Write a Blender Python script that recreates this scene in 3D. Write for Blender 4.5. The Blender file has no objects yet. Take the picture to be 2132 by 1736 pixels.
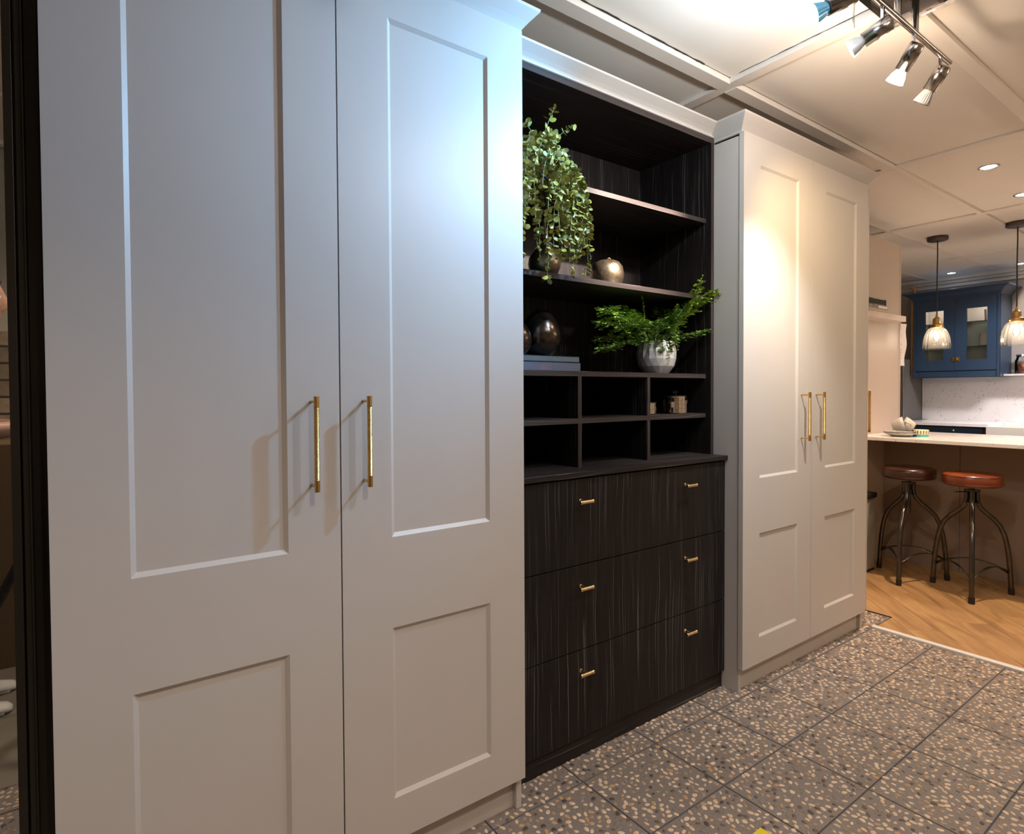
import bpy, bmesh, math, random
from math import sin, cos, pi, radians as R, sqrt
from mathutils import Vector, Matrix
random.seed(7)
SC = bpy.context.scene
COL = SC.collection

# ------------------------------------------------------------------ camera
YAW, PITCH, ROLL, FPX, CX, CY = 0.62931, -0.02113, -0.00492, 1223.98, 1070.96, 841.05
W, H = 2132.0, 1736.0
fw = Vector((sin(YAW)*cos(PITCH), cos(YAW)*cos(PITCH), sin(PITCH)))
rt = Vector((cos(YAW), -sin(YAW), 0)); up = rt.cross(fw)
r2 = rt*cos(ROLL) + up*sin(ROLL); u2 = -rt*sin(ROLL) + up*cos(ROLL)
cd = bpy.data.cameras.new('camera'); cam = bpy.data.objects.new('camera', cd); COL.objects.link(cam)
M = Matrix(((r2.x, u2.x, -fw.x, 0), (r2.y, u2.y, -fw.y, 0), (r2.z, u2.z, -fw.z, 0), (0, 0, 0, 1)))
M.translation = Vector((0, 0, 1.15))
cam.matrix_world = M
cd.sensor_fit = 'HORIZONTAL'; cd.sensor_width = 36.0; cd.lens = 36.0*FPX/W
cd.shift_x = (W/2 - CX)/W; cd.shift_y = (CY - H/2)/W
cd.clip_start = 0.02; cd.clip_end = 60
SC.camera = cam

# ------------------------------------------------------------------ world, exposure
wd = bpy.data.worlds.new('world'); SC.world = wd; wd.use_nodes = True
wd.node_tree.nodes['Background'].inputs[0].default_value = (0.75, 0.66, 0.58, 1)
wd.node_tree.nodes['Background'].inputs[1].default_value = 0.02
SC.view_settings.view_transform = 'Standard'; SC.view_settings.look = 'None'
SC.view_settings.gamma = 1.0; SC.view_settings.use_curve_mapping = False
SC.view_settings.exposure = 2.0
SC.cycles.use_denoising = True
SC.cycles.max_bounces = 8; SC.cycles.diffuse_bounces = 4; SC.cycles.glossy_bounces = 5
SC.cycles.transparent_max_bounces = 16; SC.cycles.transmission_bounces = 8
SC.cycles.sample_clamp_indirect = 3.0; SC.cycles.caustics_reflective = False; SC.cycles.caustics_refractive = False

WARM = (1.0, 0.74, 0.52); WARMW = (1.0, 0.84, 0.70); COOL = (0.62, 0.80, 1.0); BLUE = (0.28, 0.56, 1.0); PINK = (1.0, 0.78, 0.66)

def lamp(kind, name, loc, power, color, aim=None, size=0.02, angle=60, blend=0.6, parent=None):
    d = bpy.data.lights.new(name, kind); d.energy = power; d.color = color
    if kind in ('SPOT', 'POINT'): d.shadow_soft_size = size
    if kind == 'SPOT': d.spot_size = R(angle); d.spot_blend = blend
    if kind == 'AREA': d.size = size
    o = bpy.data.objects.new(name, d); COL.objects.link(o); o.location = loc
    if aim is not None:
        o.rotation_euler = (Vector(aim) - Vector(loc)).to_track_quat('-Z', 'Y').to_euler()
    if parent:
        o.parent = parent
    return o

# downlights of the showroom ceiling, seen ones and added fill: (x, y, power, colour, cone)
CEIL = 2.30
DOWN = [(3.79, 1.03, 38, WARM, 80), (4.487, 1.054, 12, PINK, 100), (6.921, 2.168, 4, WARMW, 120), (6.935, 1.63, 4, WARMW, 120),
        (0.39, -0.36, 20, WARMW, 130), (2.2, -0.5, 7.5, WARMW, 135), (3.6, -0.4, 8, WARM, 135), (5.9, -0.2, 14, WARMW, 130), (5.9, 1.12, 32, (1.0, 0.90, 0.88), 120), (-0.9, 0.1, 12, WARMW, 130)]  # all on this row but the first are unseen lamps added as fill
for i, (x, y, p, c, a) in enumerate(DOWN):
    lamp('SPOT', 'downlight_lamp', (x, y, CEIL-0.035), p, c, (x, y, 0), 0.035, a, 0.8)

lamp('SPOT', 'backsplash_fill', (6.0, 0.9, CEIL-0.04), 38, (0.96, 0.93, 0.98), (7.18, 2.0, 0.95), 0.16, 62, 0.7)   # unseen spot added to brighten the backsplash

# ------------------------------------------------------------------ materials
def mat(name):
    m = bpy.data.materials.new(name); m.use_nodes = True
    nt = m.node_tree; b = nt.nodes['Principled BSDF']
    return m, nt, b
def N(nt, t, **kw):
    n = nt.nodes.new(t)
    for k, v in kw.items():
        if k.startswith('_'): setattr(n, k[1:], v)
        else: n.inputs[k].default_value = v
    return n
def ramp(nt, fac, stops):
    r = nt.nodes.new('ShaderNodeValToRGB'); e = r.color_ramp.elements
    while len(e) < len(stops): e.new(0.5)
    for k, (p, c) in enumerate(stops):
        e[k].position = p; e[k].color = (c[0], c[1], c[2], 1) if not isinstance(c, float) else (c, c, c, 1)
    nt.links.new(fac, r.inputs[0]); return r.outputs[0]
def coords(nt, scale=(1, 1, 1), rot=(0, 0, 0), src='Object'):
    t = nt.nodes.new('ShaderNodeTexCoord'); mp = nt.nodes.new('ShaderNodeMapping')
    mp.inputs['Scale'].default_value = scale; mp.inputs['Rotation'].default_value = rot
    nt.links.new(t.outputs[src], mp.inputs[0]); return mp.outputs[0]
def noise(nt, vec, scale, detail=2.0, rough=0.5, dist=0.0):
    n = N(nt, 'ShaderNodeTexNoise', Scale=scale, Detail=detail, Roughness=rough, Distortion=dist)
    nt.links.new(vec, n.inputs['Vector']); return n.outputs['Fac']
def bump(nt, b, h, strength, dist=0.001):
    n = N(nt, 'ShaderNodeBump', Strength=strength, Distance=dist)
    nt.links.new(h, n.inputs['Height']); nt.links.new(n.outputs[0], b.inputs['Normal'])
def mixc(nt, fac, a, c, mode='MIX'):
    n = nt.nodes.new('ShaderNodeMix'); n.data_type = 'RGBA'; n.blend_type = mode
    for s, v in ((n.inputs[0], fac), (n.inputs[6], a), (n.inputs[7], c)):
        if hasattr(v, 'is_linked') or hasattr(v, 'links'): nt.links.new(v, s)
        elif isinstance(v, (int, float)): s.default_value = v
        else: s.default_value = (v[0], v[1], v[2], 1)
    return n.outputs[2]
def plain(name, c, rough=0.5, metal=0.0, var=0.04, nscale=30, bmp=0.05, spec=0.5, coat=0.0):
    m, nt, b = mat(name)
    v = coords(nt); f = noise(nt, v, nscale, 3)
    lo = tuple(x*(1-var) for x in c); hi = tuple(min(1, x*(1+var)) for x in c)
    nt.links.new(ramp(nt, f, [(0.3, lo), (0.7, hi)]), b.inputs['Base Color'])
    b.inputs['Roughness'].default_value = rough; b.inputs['Metallic'].default_value = metal
    b.inputs['Specular IOR Level'].default_value = spec; b.inputs['Coat Weight'].default_value = coat
    if bmp: bump(nt, b, noise(nt, v, nscale*12, 2), bmp, 0.0006)
    return m
PAINT = plain('taupe_satin_paint', (0.52, 0.475, 0.435), 0.42, var=0.015, nscale=3, bmp=0.03)
CREAM = plain('cream_panel_board', (0.52, 0.43, 0.36), 0.5, var=0.02, nscale=4, bmp=0.03)
CEILM = plain('white_ceiling_paint', (0.76, 0.70, 0.63), 0.8, var=0.03, nscale=2.5, bmp=0.2)
CEILB = plain('white_batten_paint', (0.72, 0.65, 0.58), 0.6, var=0.02, nscale=5, bmp=0.05)
WALLM = plain('plain_wall_paint', (0.56, 0.52, 0.48), 0.85, var=0.03, nscale=4, bmp=0.2)
CHROME = plain('chrome', (0.62, 0.60, 0.58), 0.12, 1.0, 0.02, 10, 0)
NICKEL = plain('brushed_nickel', (0.36, 0.32, 0.29), 0.2, 1.0, 0.05, 60, 0.1)
BRASS = plain('antique_brass', (0.62, 0.40, 0.15), 0.32, 1.0, 0.10, 60, 0.15)
BRASSL = plain('light_brass', (0.85, 0.66, 0.36), 0.26, 1.0, 0.08, 60, 0.1)
BRASSD = plain('dark_brass', (0.36, 0.23, 0.09), 0.45, 1.0, 0.10, 60, 0.2)
BLACK = plain('black_plastic', (0.012, 0.011, 0.010), 0.45, var=0.2, nscale=40)
DARKMET = plain('dark_gunmetal', (0.11, 0.10, 0.09), 0.22, 0.9, 0.2, 25, 0.05)
BLUEP = plain('navy_blue_paint', (0.027, 0.056, 0.108), 0.4, var=0.04, nscale=5, bmp=0.03)
CERAM = plain('white_glazed_ceramic', (0.72, 0.68, 0.62), 0.12, var=0.02, nscale=8, bmp=0)
STONEW = plain('matt_stoneware', (0.38, 0.365, 0.335), 0.5, var=0.04, nscale=20, bmp=0.05)
WHITEP = plain('white_plastic', (0.75, 0.73, 0.70), 0.35, var=0.02, nscale=20, bmp=0)
PAPER = plain('white_paper', (0.72, 0.66, 0.64), 0.8, var=0.02, nscale=12, bmp=0.05)
GREYB = plain('slate_blue_cloth', (0.085, 0.098, 0.135), 0.6, var=0.06, nscale=80, bmp=0.2)
GREYT = plain('slate_green_cloth', (0.085, 0.108, 0.12), 0.6, var=0.06, nscale=80, bmp=0.2)
YELLOW = plain('yellow_tape', (0.75, 0.60, 0.01), 0.5, var=0.05, nscale=40)
STEEL = plain('brushed_steel', (0.32, 0.28, 0.24), 0.35, 0.8, 0.1, 14, 0.1)
GROUT = plain('dark_grey_grout', (0.085, 0.085, 0.088), 0.85, var=0.15, nscale=120, bmp=0.3)
DARKV = plain('dark_recess_board', (0.012, 0.010, 0.008), 0.6, var=0.2, nscale=10)
FRAMEM = plain('dark_bronze_frame', (0.030, 0.024, 0.018), 0.4, 0.5, 0.1, 10, 0.05)
WHITETRIM = plain('white_aluminium_trim', (0.72, 0.70, 0.68), 0.35, 0.1, 0.02, 30, 0.02)

def emis(name, c, s):
    m, nt, b = mat(name)
    b.inputs['Base Color'].default_value = (0.8, 0.8, 0.8, 1)
    b.inputs['Emission Color'].default_value = (*c, 1); b.inputs['Emission Strength'].default_value = s
    return m
E_WARM = emis('lit_warm_bulb', (1.0, 0.80, 0.58), 9)
E_BLUE = emis('lit_cool_led', (0.62, 0.84, 1.0), 12)
E_DOWN = emis('lit_downlight', (1.0, 0.86, 0.70), 8)
E_FIL = emis('lit_filament', (1.0, 0.78, 0.52), 14)
def glassy(name, tint=(1, 1, 1), gl=0.0, rough=0.02, ior=1.45, bmpv=None):
    m = bpy.data.materials.new(name); m.use_nodes = True; nt = m.node_tree; nt.nodes.clear()
    o = nt.nodes.new('ShaderNodeOutputMaterial'); t = N(nt, 'ShaderNodeBsdfTransparent'); t.inputs[0].default_value = (*tint, 1)
    g = N(nt, 'ShaderNodeBsdfGlossy', Roughness=rough); f = N(nt, 'ShaderNodeFresnel', IOR=ior)
    a = N(nt, 'ShaderNodeMath', _operation='ADD'); a.inputs[1].default_value = gl; nt.links.new(f.outputs[0], a.inputs[0])
    if bmpv:   # slightly milky moulded glass catches the light of its bulb
        tl = N(nt, 'ShaderNodeBsdfTranslucent'); tl.inputs[0].default_value = (0.9, 0.86, 0.8, 1); m2 = N(nt, 'ShaderNodeMixShader'); m2.inputs[0].default_value = bmpv
        nt.links.new(t.outputs[0], m2.inputs[1]); nt.links.new(tl.outputs[0], m2.inputs[2]); t = m2
    mx = nt.nodes.new('ShaderNodeMixShader'); nt.links.new(a.outputs[0], mx.inputs[0]); nt.links.new(t.outputs[0], mx.inputs[1]); nt.links.new(g.outputs[0], mx.inputs[2])
    nt.links.new(mx.outputs[0], o.inputs[0]); return m
GLASS = glassy('clear_glass')
GLASSR = glassy('ribbed_clear_glass', (1, 0.99, 0.97), 0.04, 0.10, 1.40, 0.03)
GLASSG = glassy('greenish_glass', (0.55, 0.72, 0.70), 0.06)
MIRROR, _nt, _b = mat('mirror_silver')
_b.inputs['Metallic'].default_value = 1; _b.inputs['Roughness'].default_value = 0.015
_nt.links.new(ramp(_nt, noise(_nt, coords(_nt), 2.0, 2), [(0.3, (0.60, 0.59, 0.56)), (0.7, (0.62, 0.61, 0.58))]), _b.inputs['Base Color'])

def blackwood(name, horiz, k=1.0):
    m, nt, b = mat(name)
    tc = nt.nodes.new('ShaderNodeTexCoord'); sp = nt.nodes.new('ShaderNodeSeparateXYZ'); nt.links.new(tc.outputs['Object'], sp.inputs[0])
    cb = nt.nodes.new('ShaderNodeCombineXYZ'); ad = N(nt, 'ShaderNodeMath', _operation='ADD')
    if horiz:
        nt.links.new(sp.outputs['Z'], ad.inputs[0]); nt.links.new(sp.outputs['Y'], ad.inputs[1])
        nt.links.new(ad.outputs[0], cb.inputs[0]); nt.links.new(sp.outputs['X'], cb.inputs[2])
    else:
        nt.links.new(sp.outputs['X'], ad.inputs[0]); nt.links.new(sp.outputs['Y'], ad.inputs[1])
        nt.links.new(ad.outputs[0], cb.inputs[0]); nt.links.new(sp.outputs['Z'], cb.inputs[2])
    # gentle wander of the grain
    wn = N(nt, 'ShaderNodeTexNoise', Scale=3.0, Detail=2.0); nt.links.new(cb.outputs[0], wn.inputs['Vector'])
    wm = N(nt, 'ShaderNodeMath', _operation='MULTIPLY'); wm.inputs[1].default_value = 0.035; nt.links.new(wn.outputs['Fac'], wm.inputs[0])
    wa = nt.nodes.new('ShaderNodeCombineXYZ'); nt.links.new(wm.outputs[0], wa.inputs[0])
    va = N(nt, 'ShaderNodeVectorMath', _operation='ADD'); nt.links.new(cb.outputs[0], va.inputs[0]); nt.links.new(wa.outputs[0], va.inputs[1])
    def streak(sx, sz, lo, hi):
        mp = nt.nodes.new('ShaderNodeMapping'); mp.inputs['Scale'].default_value = (sx, 1, sz); nt.links.new(va.outputs[0], mp.inputs[0])
        n = N(nt, 'ShaderNodeTexNoise', Scale=1.0, Detail=1.5, Roughness=0.45); nt.links.new(mp.outputs[0], n.inputs['Vector'])
        return ramp(nt, n.outputs['Fac'], [(lo, (0, 0, 0)), (hi, (1, 1, 1))])
    s1 = streak(330, 1.5, 0.64, 0.70); s2 = streak(560, 5.0, 0.56, 0.75); s3 = streak(60, 1.0, 0.35, 0.75)
    base = mixc(nt, s3, (0.0075*k, 0.0052*k, 0.0047*k), (0.011*k, 0.0084*k, 0.0078*k))
    c1 = mixc(nt, s2, base, (0.026, 0.022, 0.021)); c2 = mixc(nt, s1, c1, (0.13, 0.125, 0.125))
    nt.links.new(c2, b.inputs['Base Color']); b.inputs['Roughness'].default_value = 0.5; b.inputs['Specular IOR Level'].default_value = 0.25
    bump(nt, b, s1, 0.15, 0.0005)
    return m
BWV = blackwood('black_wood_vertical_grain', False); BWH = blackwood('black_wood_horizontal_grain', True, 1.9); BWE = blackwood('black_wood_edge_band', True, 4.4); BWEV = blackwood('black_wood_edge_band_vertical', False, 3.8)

def oak():
    m, nt, b = mat('oak_plank')
    oi = nt.nodes.new('ShaderNodeObjectInfo'); tc = nt.nodes.new('ShaderNodeTexCoord')
    ad = N(nt, 'ShaderNodeVectorMath', _operation='ADD'); cb = nt.nodes.new('ShaderNodeCombineXYZ')
    ml = N(nt, 'ShaderNodeMath', _operation='MULTIPLY'); ml.inputs[1].default_value = 23.0
    nt.links.new(oi.outputs['Random'], ml.inputs[0]); nt.links.new(ml.outputs[0], cb.inputs[0]); nt.links.new(ml.outputs[0], cb.inputs[1])
    mr = nt.nodes.new('ShaderNodeMapping'); mr.inputs['Rotation'].default_value = (0, 0, R(-45)); nt.links.new(tc.outputs['Object'], mr.inputs[0])
    nt.links.new(mr.outputs[0], ad.inputs[0]); nt.links.new(cb.outputs[0], ad.inputs[1])
    def nz(sx, sy, det, dist=0.0):
        mp = nt.nodes.new('ShaderNodeMapping'); mp.inputs['Scale'].default_value = (sx, sy, 1); nt.links.new(ad.outputs[0], mp.inputs[0])
        return noise(nt, mp.outputs[0], 1.0, det, 0.55, dist)
    a = nz(1.6, 22, 4, 0.6); f = nz(9, 190, 3); k = nz(1.3, 5, 2, 1.5)
    c = ramp(nt, a, [(0.30, (0.30, 0.165, 0.065)), (0.55, (0.42, 0.245, 0.105)), (0.75, (0.50, 0.31, 0.14))])
    c = mixc(nt, ramp(nt, f, [(0.45, (1, 1, 1)), (0.75, (0, 0, 0))]), mixc(nt, 0.55, c, (0.20, 0.10, 0.035)), c)
    c = mixc(nt, ramp(nt, k, [(0.56, (0, 0, 0)), (0.68, (1, 1, 1))]), c, mixc(nt, 0.55, c, (0.16, 0.08, 0.03)))
    nt.links.new(c, b.inputs['Base Color']); b.inputs['Roughness'].default_value = 0.5; bump(nt, b, f, 0.12, 0.0006)
    return m
OAK = oak()
def quartz():
    m, nt, b = mat('speckled_white_quartz')
    v = coords(nt); n1 = noise(nt, v, 62, 3, 0.62, 1.2); n2 = noise(nt, v, 9, 2)
    c = ramp(nt, n1, [(0.34, (0.36, 0.35, 0.36)), (0.39, (0.84, 0.80, 0.79))])
    mask = ramp(nt, n2, [(0.40, (0, 0, 0)), (0.55, (1, 1, 1))])
    nt.links.new(mixc(nt, mask, (0.84, 0.80, 0.79), c), b.inputs['Base Color']); b.inputs['Roughness'].default_value = 0.12
    return m
QUARTZ = quartz()
def resin():
    m, nt, b = mat('terrazzo_binder')
    v = coords(nt); nz = noise(nt, v, 180, 3)
    nt.links.new(ramp(nt, nz, [(0.3, (0.175, 0.146, 0.130)), (0.7, (0.255, 0.215, 0.192))]), b.inputs['Base Color'])
    b.inputs['Roughness'].default_value = 0.42; bump(nt, b, nz, 0.1, 0.0005); return m
RESIN = resin()
def pebm():
    m, nt, b = mat('pebble_stone')
    a = nt.nodes.new('ShaderNodeAttribute'); a.attribute_name = 'pcol'
    nz = noise(nt, coords(nt), 260, 3); f = ramp(nt, nz, [(0.3, (0.72, 0.70, 0.68)), (0.7, (1.1, 1.08, 1.05))])
    nt.links.new(mixc(nt, 1.0, a.outputs['Color'], f, 'MULTIPLY'), b.inputs['Base Color']); b.inputs['Roughness'].default_value = 0.35; return m
PEB = pebm()
def leather(name, c1, c2):
    m, nt, b = mat(name); v = coords(nt); a = noise(nt, v, 14, 4, 0.6); s = noise(nt, coords(nt, (1, 1, 14)), 12, 3)
    c = ramp(nt, a, [(0.3, c1), (0.7, c2)]); c = mixc(nt, ramp(nt, s, [(0.45, (0, 0, 0)), (0.8, (0.6, 0.6, 0.6))]), c, c1)
    nt.links.new(c, b.inputs['Base Color']); b.inputs['Roughness'].default_value = 0.3; b.inputs['Coat Weight'].default_value = 0.3
    bump(nt, b, noise(nt, v, 300, 2), 0.1, 0.0005); return m
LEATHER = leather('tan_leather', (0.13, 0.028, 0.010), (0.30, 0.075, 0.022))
LEATHERD = leather('shade_darkened_leather', (0.030, 0.009, 0.005), (0.075, 0.022, 0.009))  # seat colour darkened to carry the shade on the stool by the wardrobe
def metalaged(name, c1, c2, rough):
    m, nt, b = mat(name); v = coords(nt); a = noise(nt, v, 60, 5, 0.7)
    nt.links.new(ramp(nt, a, [(0.35, c1), (0.65, c2)]), b.inputs['Base Color']); b.inputs['Metallic'].default_value = 0.9
    b.inputs['Roughness'].default_value = rough; bump(nt, b, a, 0.35, 0.001); return m
GOLDC = metalaged('aged_champagne_metal', (0.17, 0.13, 0.085), (0.36, 0.29, 0.20), 0.32)
EGGM = metalaged('dark_bronze_glaze', (0.055, 0.038, 0.030), (0.085, 0.060, 0.045), 0.2)
SILV = plain('silver_glaze', (0.86, 0.86, 0.86), 0.25, 0.55, 0.03, 20, 0)
MOSA = plain('mirror_mosaic', (0.80, 0.70, 0.62), 0.06, 1.0, 0.05, 60, 0)
def leafm(name, c1, c2, tr=0.25):
    m, nt, b = mat(name); oi = nt.nodes.new('ShaderNodeObjectInfo')
    g = nt.nodes.new('ShaderNodeNewGeometry'); ad = N(nt, 'ShaderNodeMath', _operation='ADD'); nt.links.new(g.outputs['Random Per Island'], ad.inputs[0]); nt.links.new(oi.outputs['Random'], ad.inputs[1])
    fr = N(nt, 'ShaderNodeMath', _operation='FRACT'); nt.links.new(ad.outputs[0], fr.inputs[0])
    nt.links.new(ramp(nt, fr.outputs[0], [(0.0, c1), (1.0, c2)]), b.inputs['Base Color']); b.inputs['Roughness'].default_value = 0.4
    b.inputs['Subsurface Weight'].default_value = 0.0; return m
LEAFA = leafm('sage_green_leaf', (0.24, 0.225, 0.085), (0.42, 0.35, 0.05))
STEMA = plain('olive_stem', (0.22, 0.22, 0.10), 0.5, var=0.15)
LEAFB = leafm('bright_fern_leaf', (0.07, 0.17, 0.03), (0.20, 0.32, 0.045))
LEAFY = leafm('yellow_green_fern_leaf', (0.20, 0.30, 0.03), (0.32, 0.40, 0.05))
STEMB = plain('brown_stem', (0.10, 0.04, 0.02), 0.6, var=0.2)

# ------------------------------------------------------------------ geometry helpers
class G:
    def __init__(s): s.v = []; s.f = []; s.sm = []
    def add(s, vs, fs, smooth=False):
        o = len(s.v); s.v += [tuple(p) for p in vs]; s.f += [tuple(i+o for i in f) for f in fs]; s.sm += [smooth]*len(fs); return s
    def box(s, x0, x1, y0, y1, z0, z1):
        v = [(x, y, z) for x in (x0, x1) for y in (y0, y1) for z in (z0, z1)]
        return s.add(v, [(0, 1, 3, 2), (4, 6, 7, 5), (0, 4, 5, 1), (2, 3, 7, 6), (0, 2, 6, 4), (1, 5, 7, 3)])
    def cyl(s, p0, p1, r0, r1=None, n=16, smooth=True, caps=True):
        p0 = Vector(p0); p1 = Vector(p1); r1 = r0 if r1 is None else r1
        d = (p1-p0).normalized(); a = d.orthogonal().normalized(); b = d.cross(a)
        v = [p0+(a*cos(2*pi*i/n)+b*sin(2*pi*i/n))*r0 for i in range(n)] + [p1+(a*cos(2*pi*i/n)+b*sin(2*pi*i/n))*r1 for i in range(n)]
        s.add(v, [(i, (i+1) % n, n+(i+1) % n, n+i) for i in range(n)], smooth)
        if caps: s.add(v[:n], [tuple(range(n))[::-1]]); s.add(v[n:], [tuple(range(n))])
        return s
    def lathe(s, prof, c=(0, 0, 0), n=32, axis=None, smooth=True, flute=None, closed_ends=True):
        c = Vector(c)
        if axis is None: d, a, b = Vector((0, 0, 1)), Vector((1, 0, 0)), Vector((0, 1, 0))
        else:
            d = Vector(axis).normalized(); a = d.orthogonal().normalized(); b = d.cross(a)
        v = []
        for j, (r, z) in enumerate(prof):
            for i in range(n):
                k = 1.0 if flute is None else 1.0+flute(i, j)
                t = 2*pi*i/n; v.append(c+d*z+(a*cos(t)+b*sin(t))*r*k)
        fs = [(j*n+i, j*n+(i+1) % n, (j+1)*n+(i+1) % n, (j+1)*n+i) for j in range(len(prof)-1) for i in range(n)]
        s.add(v, fs, smooth)
        if closed_ends:
            if prof[0][0] > 1e-4: s.add(v[:n], [tuple(range(n))[::-1]])
            if prof[-1][0] > 1e-4: s.add(v[-n:], [tuple(range(n))])
        return s
    def tube(s, pts, r, n=10, smooth=True, caps=True):
        pts = [Vector(p) for p in pts]; m = len(pts); rs = r if isinstance(r, (list, tuple)) else [r]*m
        a = None; v = []
        for i, p in enumerate(pts):
            d = (pts[min(i+1, m-1)]-pts[max(i-1, 0)]).normalized()
            a = d.orthogonal().normalized() if a is None else (a-d*a.dot(d)).normalized()
            b = d.cross(a); v += [p+(a*cos(2*pi*k/n)+b*sin(2*pi*k/n))*rs[i] for k in range(n)]
        s.add(v, [(j*n+i, j*n+(i+1) % n, (j+1)*n+(i+1) % n, (j+1)*n+i) for j in range(m-1) for i in range(n)], smooth)
        if caps: s.add(v[:n], [tuple(range(n))[::-1]]); s.add(v[-n:], [tuple(range(n))])
        return s
    def obj(s, name, m, parent=None, bevel=0.0, seg=2):
        me = bpy.data.meshes.new(name); me.from_pydata(s.v, [], s.f); me.update()
        me.polygons.foreach_set('use_smooth', s.sm); me.materials.append(m)
        if bevel == 0:
            pass
        bm = bmesh.new(); bm.from_mesh(me); bmesh.ops.recalc_face_normals(bm, faces=bm.faces); bm.to_mesh(me); bm.free()
        o = bpy.data.objects.new(name, me); COL.objects.link(o)
        if parent: o.parent = parent
        if bevel:
            b = o.modifiers.new('bevel', 'BEVEL'); b.width = bevel; b.segments = seg; b.limit_method = 'ANGLE'; b.angle_limit = R(40)
        return o
def B(x0, x1, y0, y1, z0, z1): return G().box(x0, x1, y0, y1, z0, z1)
def tag(o, label=None, cat=None, group=None, kind=None):
    if label: o['label'] = label
    if cat: o['category'] = cat
    if group: o['group'] = group
    if kind: o['kind'] = kind
    return o
def thing(name, label, cat, loc=(0, 0, 0), rz=0.0, group=None):
    o = bpy.data.objects.new(name, None); COL.objects.link(o); o.location = loc; o.rotation_euler = (0, 0, rz)
    o.empty_display_size = 0.05
    return tag(o, label, cat, group)
def at(o, parent):
    """keep world placement of a part built in world coordinates under a thing with a location (no rotation)"""
    for v in o.data.vertices: v.co -= parent.location
    return o
def copy_tree(o, parent=None):
    c = o.copy(); COL.objects.link(c)
    if parent: c.parent = parent
    for ch in o.children: copy_tree(ch, c)
    return c

# ================================================================== SETTING
# ---- pebble floor: slab (grout), tiles, pebbles
floor = B(-2.0, 3.075, 0.36, 1.80, -0.06, -0.003).obj('floor', GROUT)
tag(floor, 'terrazzo floor of grey tiles set with flat cream and brown pebbles', 'floor', kind='structure')
TX, TY = 0.3192, 0.2553; GX, GY = 1.1645, 1.2634; gp = 0.0023
tiles = {}
ylines = [0.36] + [GY-TY*k for k in (3, 2, 1, 0)] + [GY+TY, GY+2*TY]
xs = [GX+TX*k for k in range(-9, 7)]
for i in range(len(xs)-1):
    for j in range(len(ylines)-1):
        x0, x1, y0, y1 = xs[i]+gp, xs[i+1]-gp, ylines[j]+gp, ylines[j+1]-gp
        x1 = min(x1, 3.07); x0 = max(x0, -1.7)
        y1 = min(y1, 1.78)
        if x1-x0 < 0.01 or y1-y0 < 0.01: continue
        if x1 < -0.5 or (y0 > 1.36 and x1 < 0.9): continue
        t = B(x0, x1, y0, y1, -0.01, 0.0).obj('tile', RESIN, floor)
        tiles[(i, j)] = (t, x0, x1, y0, y1)
pal = [(0.72, 0.55, 0.39), (0.70, 0.52, 0.36), (0.74, 0.58, 0.43), (0.70, 0.52, 0.35), (0.52, 0.33, 0.17), (0.40, 0.29, 0.20), (0.10, 0.075, 0.055), (0.74, 0.56, 0.39), (0.25, 0.20, 0.165), (0.66, 0.49, 0.34), (0.76, 0.59, 0.43), (0.15, 0.11, 0.08)]
rp = random.Random(3)
def pebble_geo(cx, cy, a, b, rot, rnd, z=0.0):
    n = 9; ph = rnd.random()*6; e1 = rnd.uniform(0, 0.14); vs = []
    for lvl, (s, zz) in enumerate(((1.0, -0.0005), (0.97, 0.0007), (0.72, 0.0016))):
        for k in range(n):
            t = 2*pi*k/n; q = s*(1+e1*sin(2*t+ph)+0.06*sin(3*t+ph*2))
            x, y = a*q*cos(t), b*q*sin(t); vs.append((cx+x*cos(rot)-y*sin(rot), cy+x*sin(rot)+y*cos(rot), z+zz))
    fs = [(j*n+k, j*n+(k+1) % n, (j+1)*n+(k+1) % n, (j+1)*n+k) for j in range(2) for k in range(n)] + [tuple(range(2*n, 3*n))]
    return vs, fs
pts = []; grid = {}; cell = 0.016
def try_pt(x, y, dmin):
    gx, gy = int(x/cell+1000), int(y/cell+1000)
    for a in (-1, 0, 1):
        for b in (-1, 0, 1):
            for (px, py) in grid.get((gx+a, gy+b), ()):
                if (px-x)**2+(py-y)**2 < dmin*dmin: return False
    grid.setdefault((gx, gy), []).append((x, y)); return True
for (t, x0, x1, y0, y1) in tiles.values():
    area = (x1-x0)*(y1-y0)
    for _ in range(int(area*15000)):
        x = rp.uniform(x0+0.005, x1-0.005); y = rp.uniform(y0+0.005, y1-0.005)
        if y > 1.40 and not (2.98 < x): 
            if x < 0.93: continue
        if try_pt(x, y, 0.0149): pts.append((x, y, t))
near = sorted(range(len(pts)), key=lambda i: (pts[i][0]-0.95)**2*0.8+(pts[i][1]-1.1)**2 if pts[i][0] > 0.80+0.6*(1.25-pts[i][1]) else 99)[:290]
nearset = set(near)
def vcol(me, cols):
    ca = me.color_attributes.new('pcol', 'FLOAT_COLOR', 'CORNER'); k = 0; dat = []
    for p in me.polygons:
        dat += list((*cols[p.index], 1.0))*p.loop_total
    ca.data.foreach_set('color', dat)
variants = []
for vi in range(30):
    rr = random.Random(50+vi); a = rr.uniform(0.0060, 0.0098); vs, fs = pebble_geo(0, 0, a, a*rr.uniform(0.55, 0.8), 0, rr)
    me = bpy.data.meshes.new('pebble'); me.from_pydata(vs, [], fs); me.materials.append(PEB)
    vcol(me, [pal[vi % len(pal)]]*len(fs)); variants.append(me)
for i in near:
    x, y, t = pts[i]; o = bpy.data.objects.new('pebble', rp.choice(variants)); COL.objects.link(o)
    o.location = (x, y, 0); o.rotation_euler = (0, 0, rp.uniform(0, 6.28)); o.parent = t
vs_, fs_, cl_ = [], [], []
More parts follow.
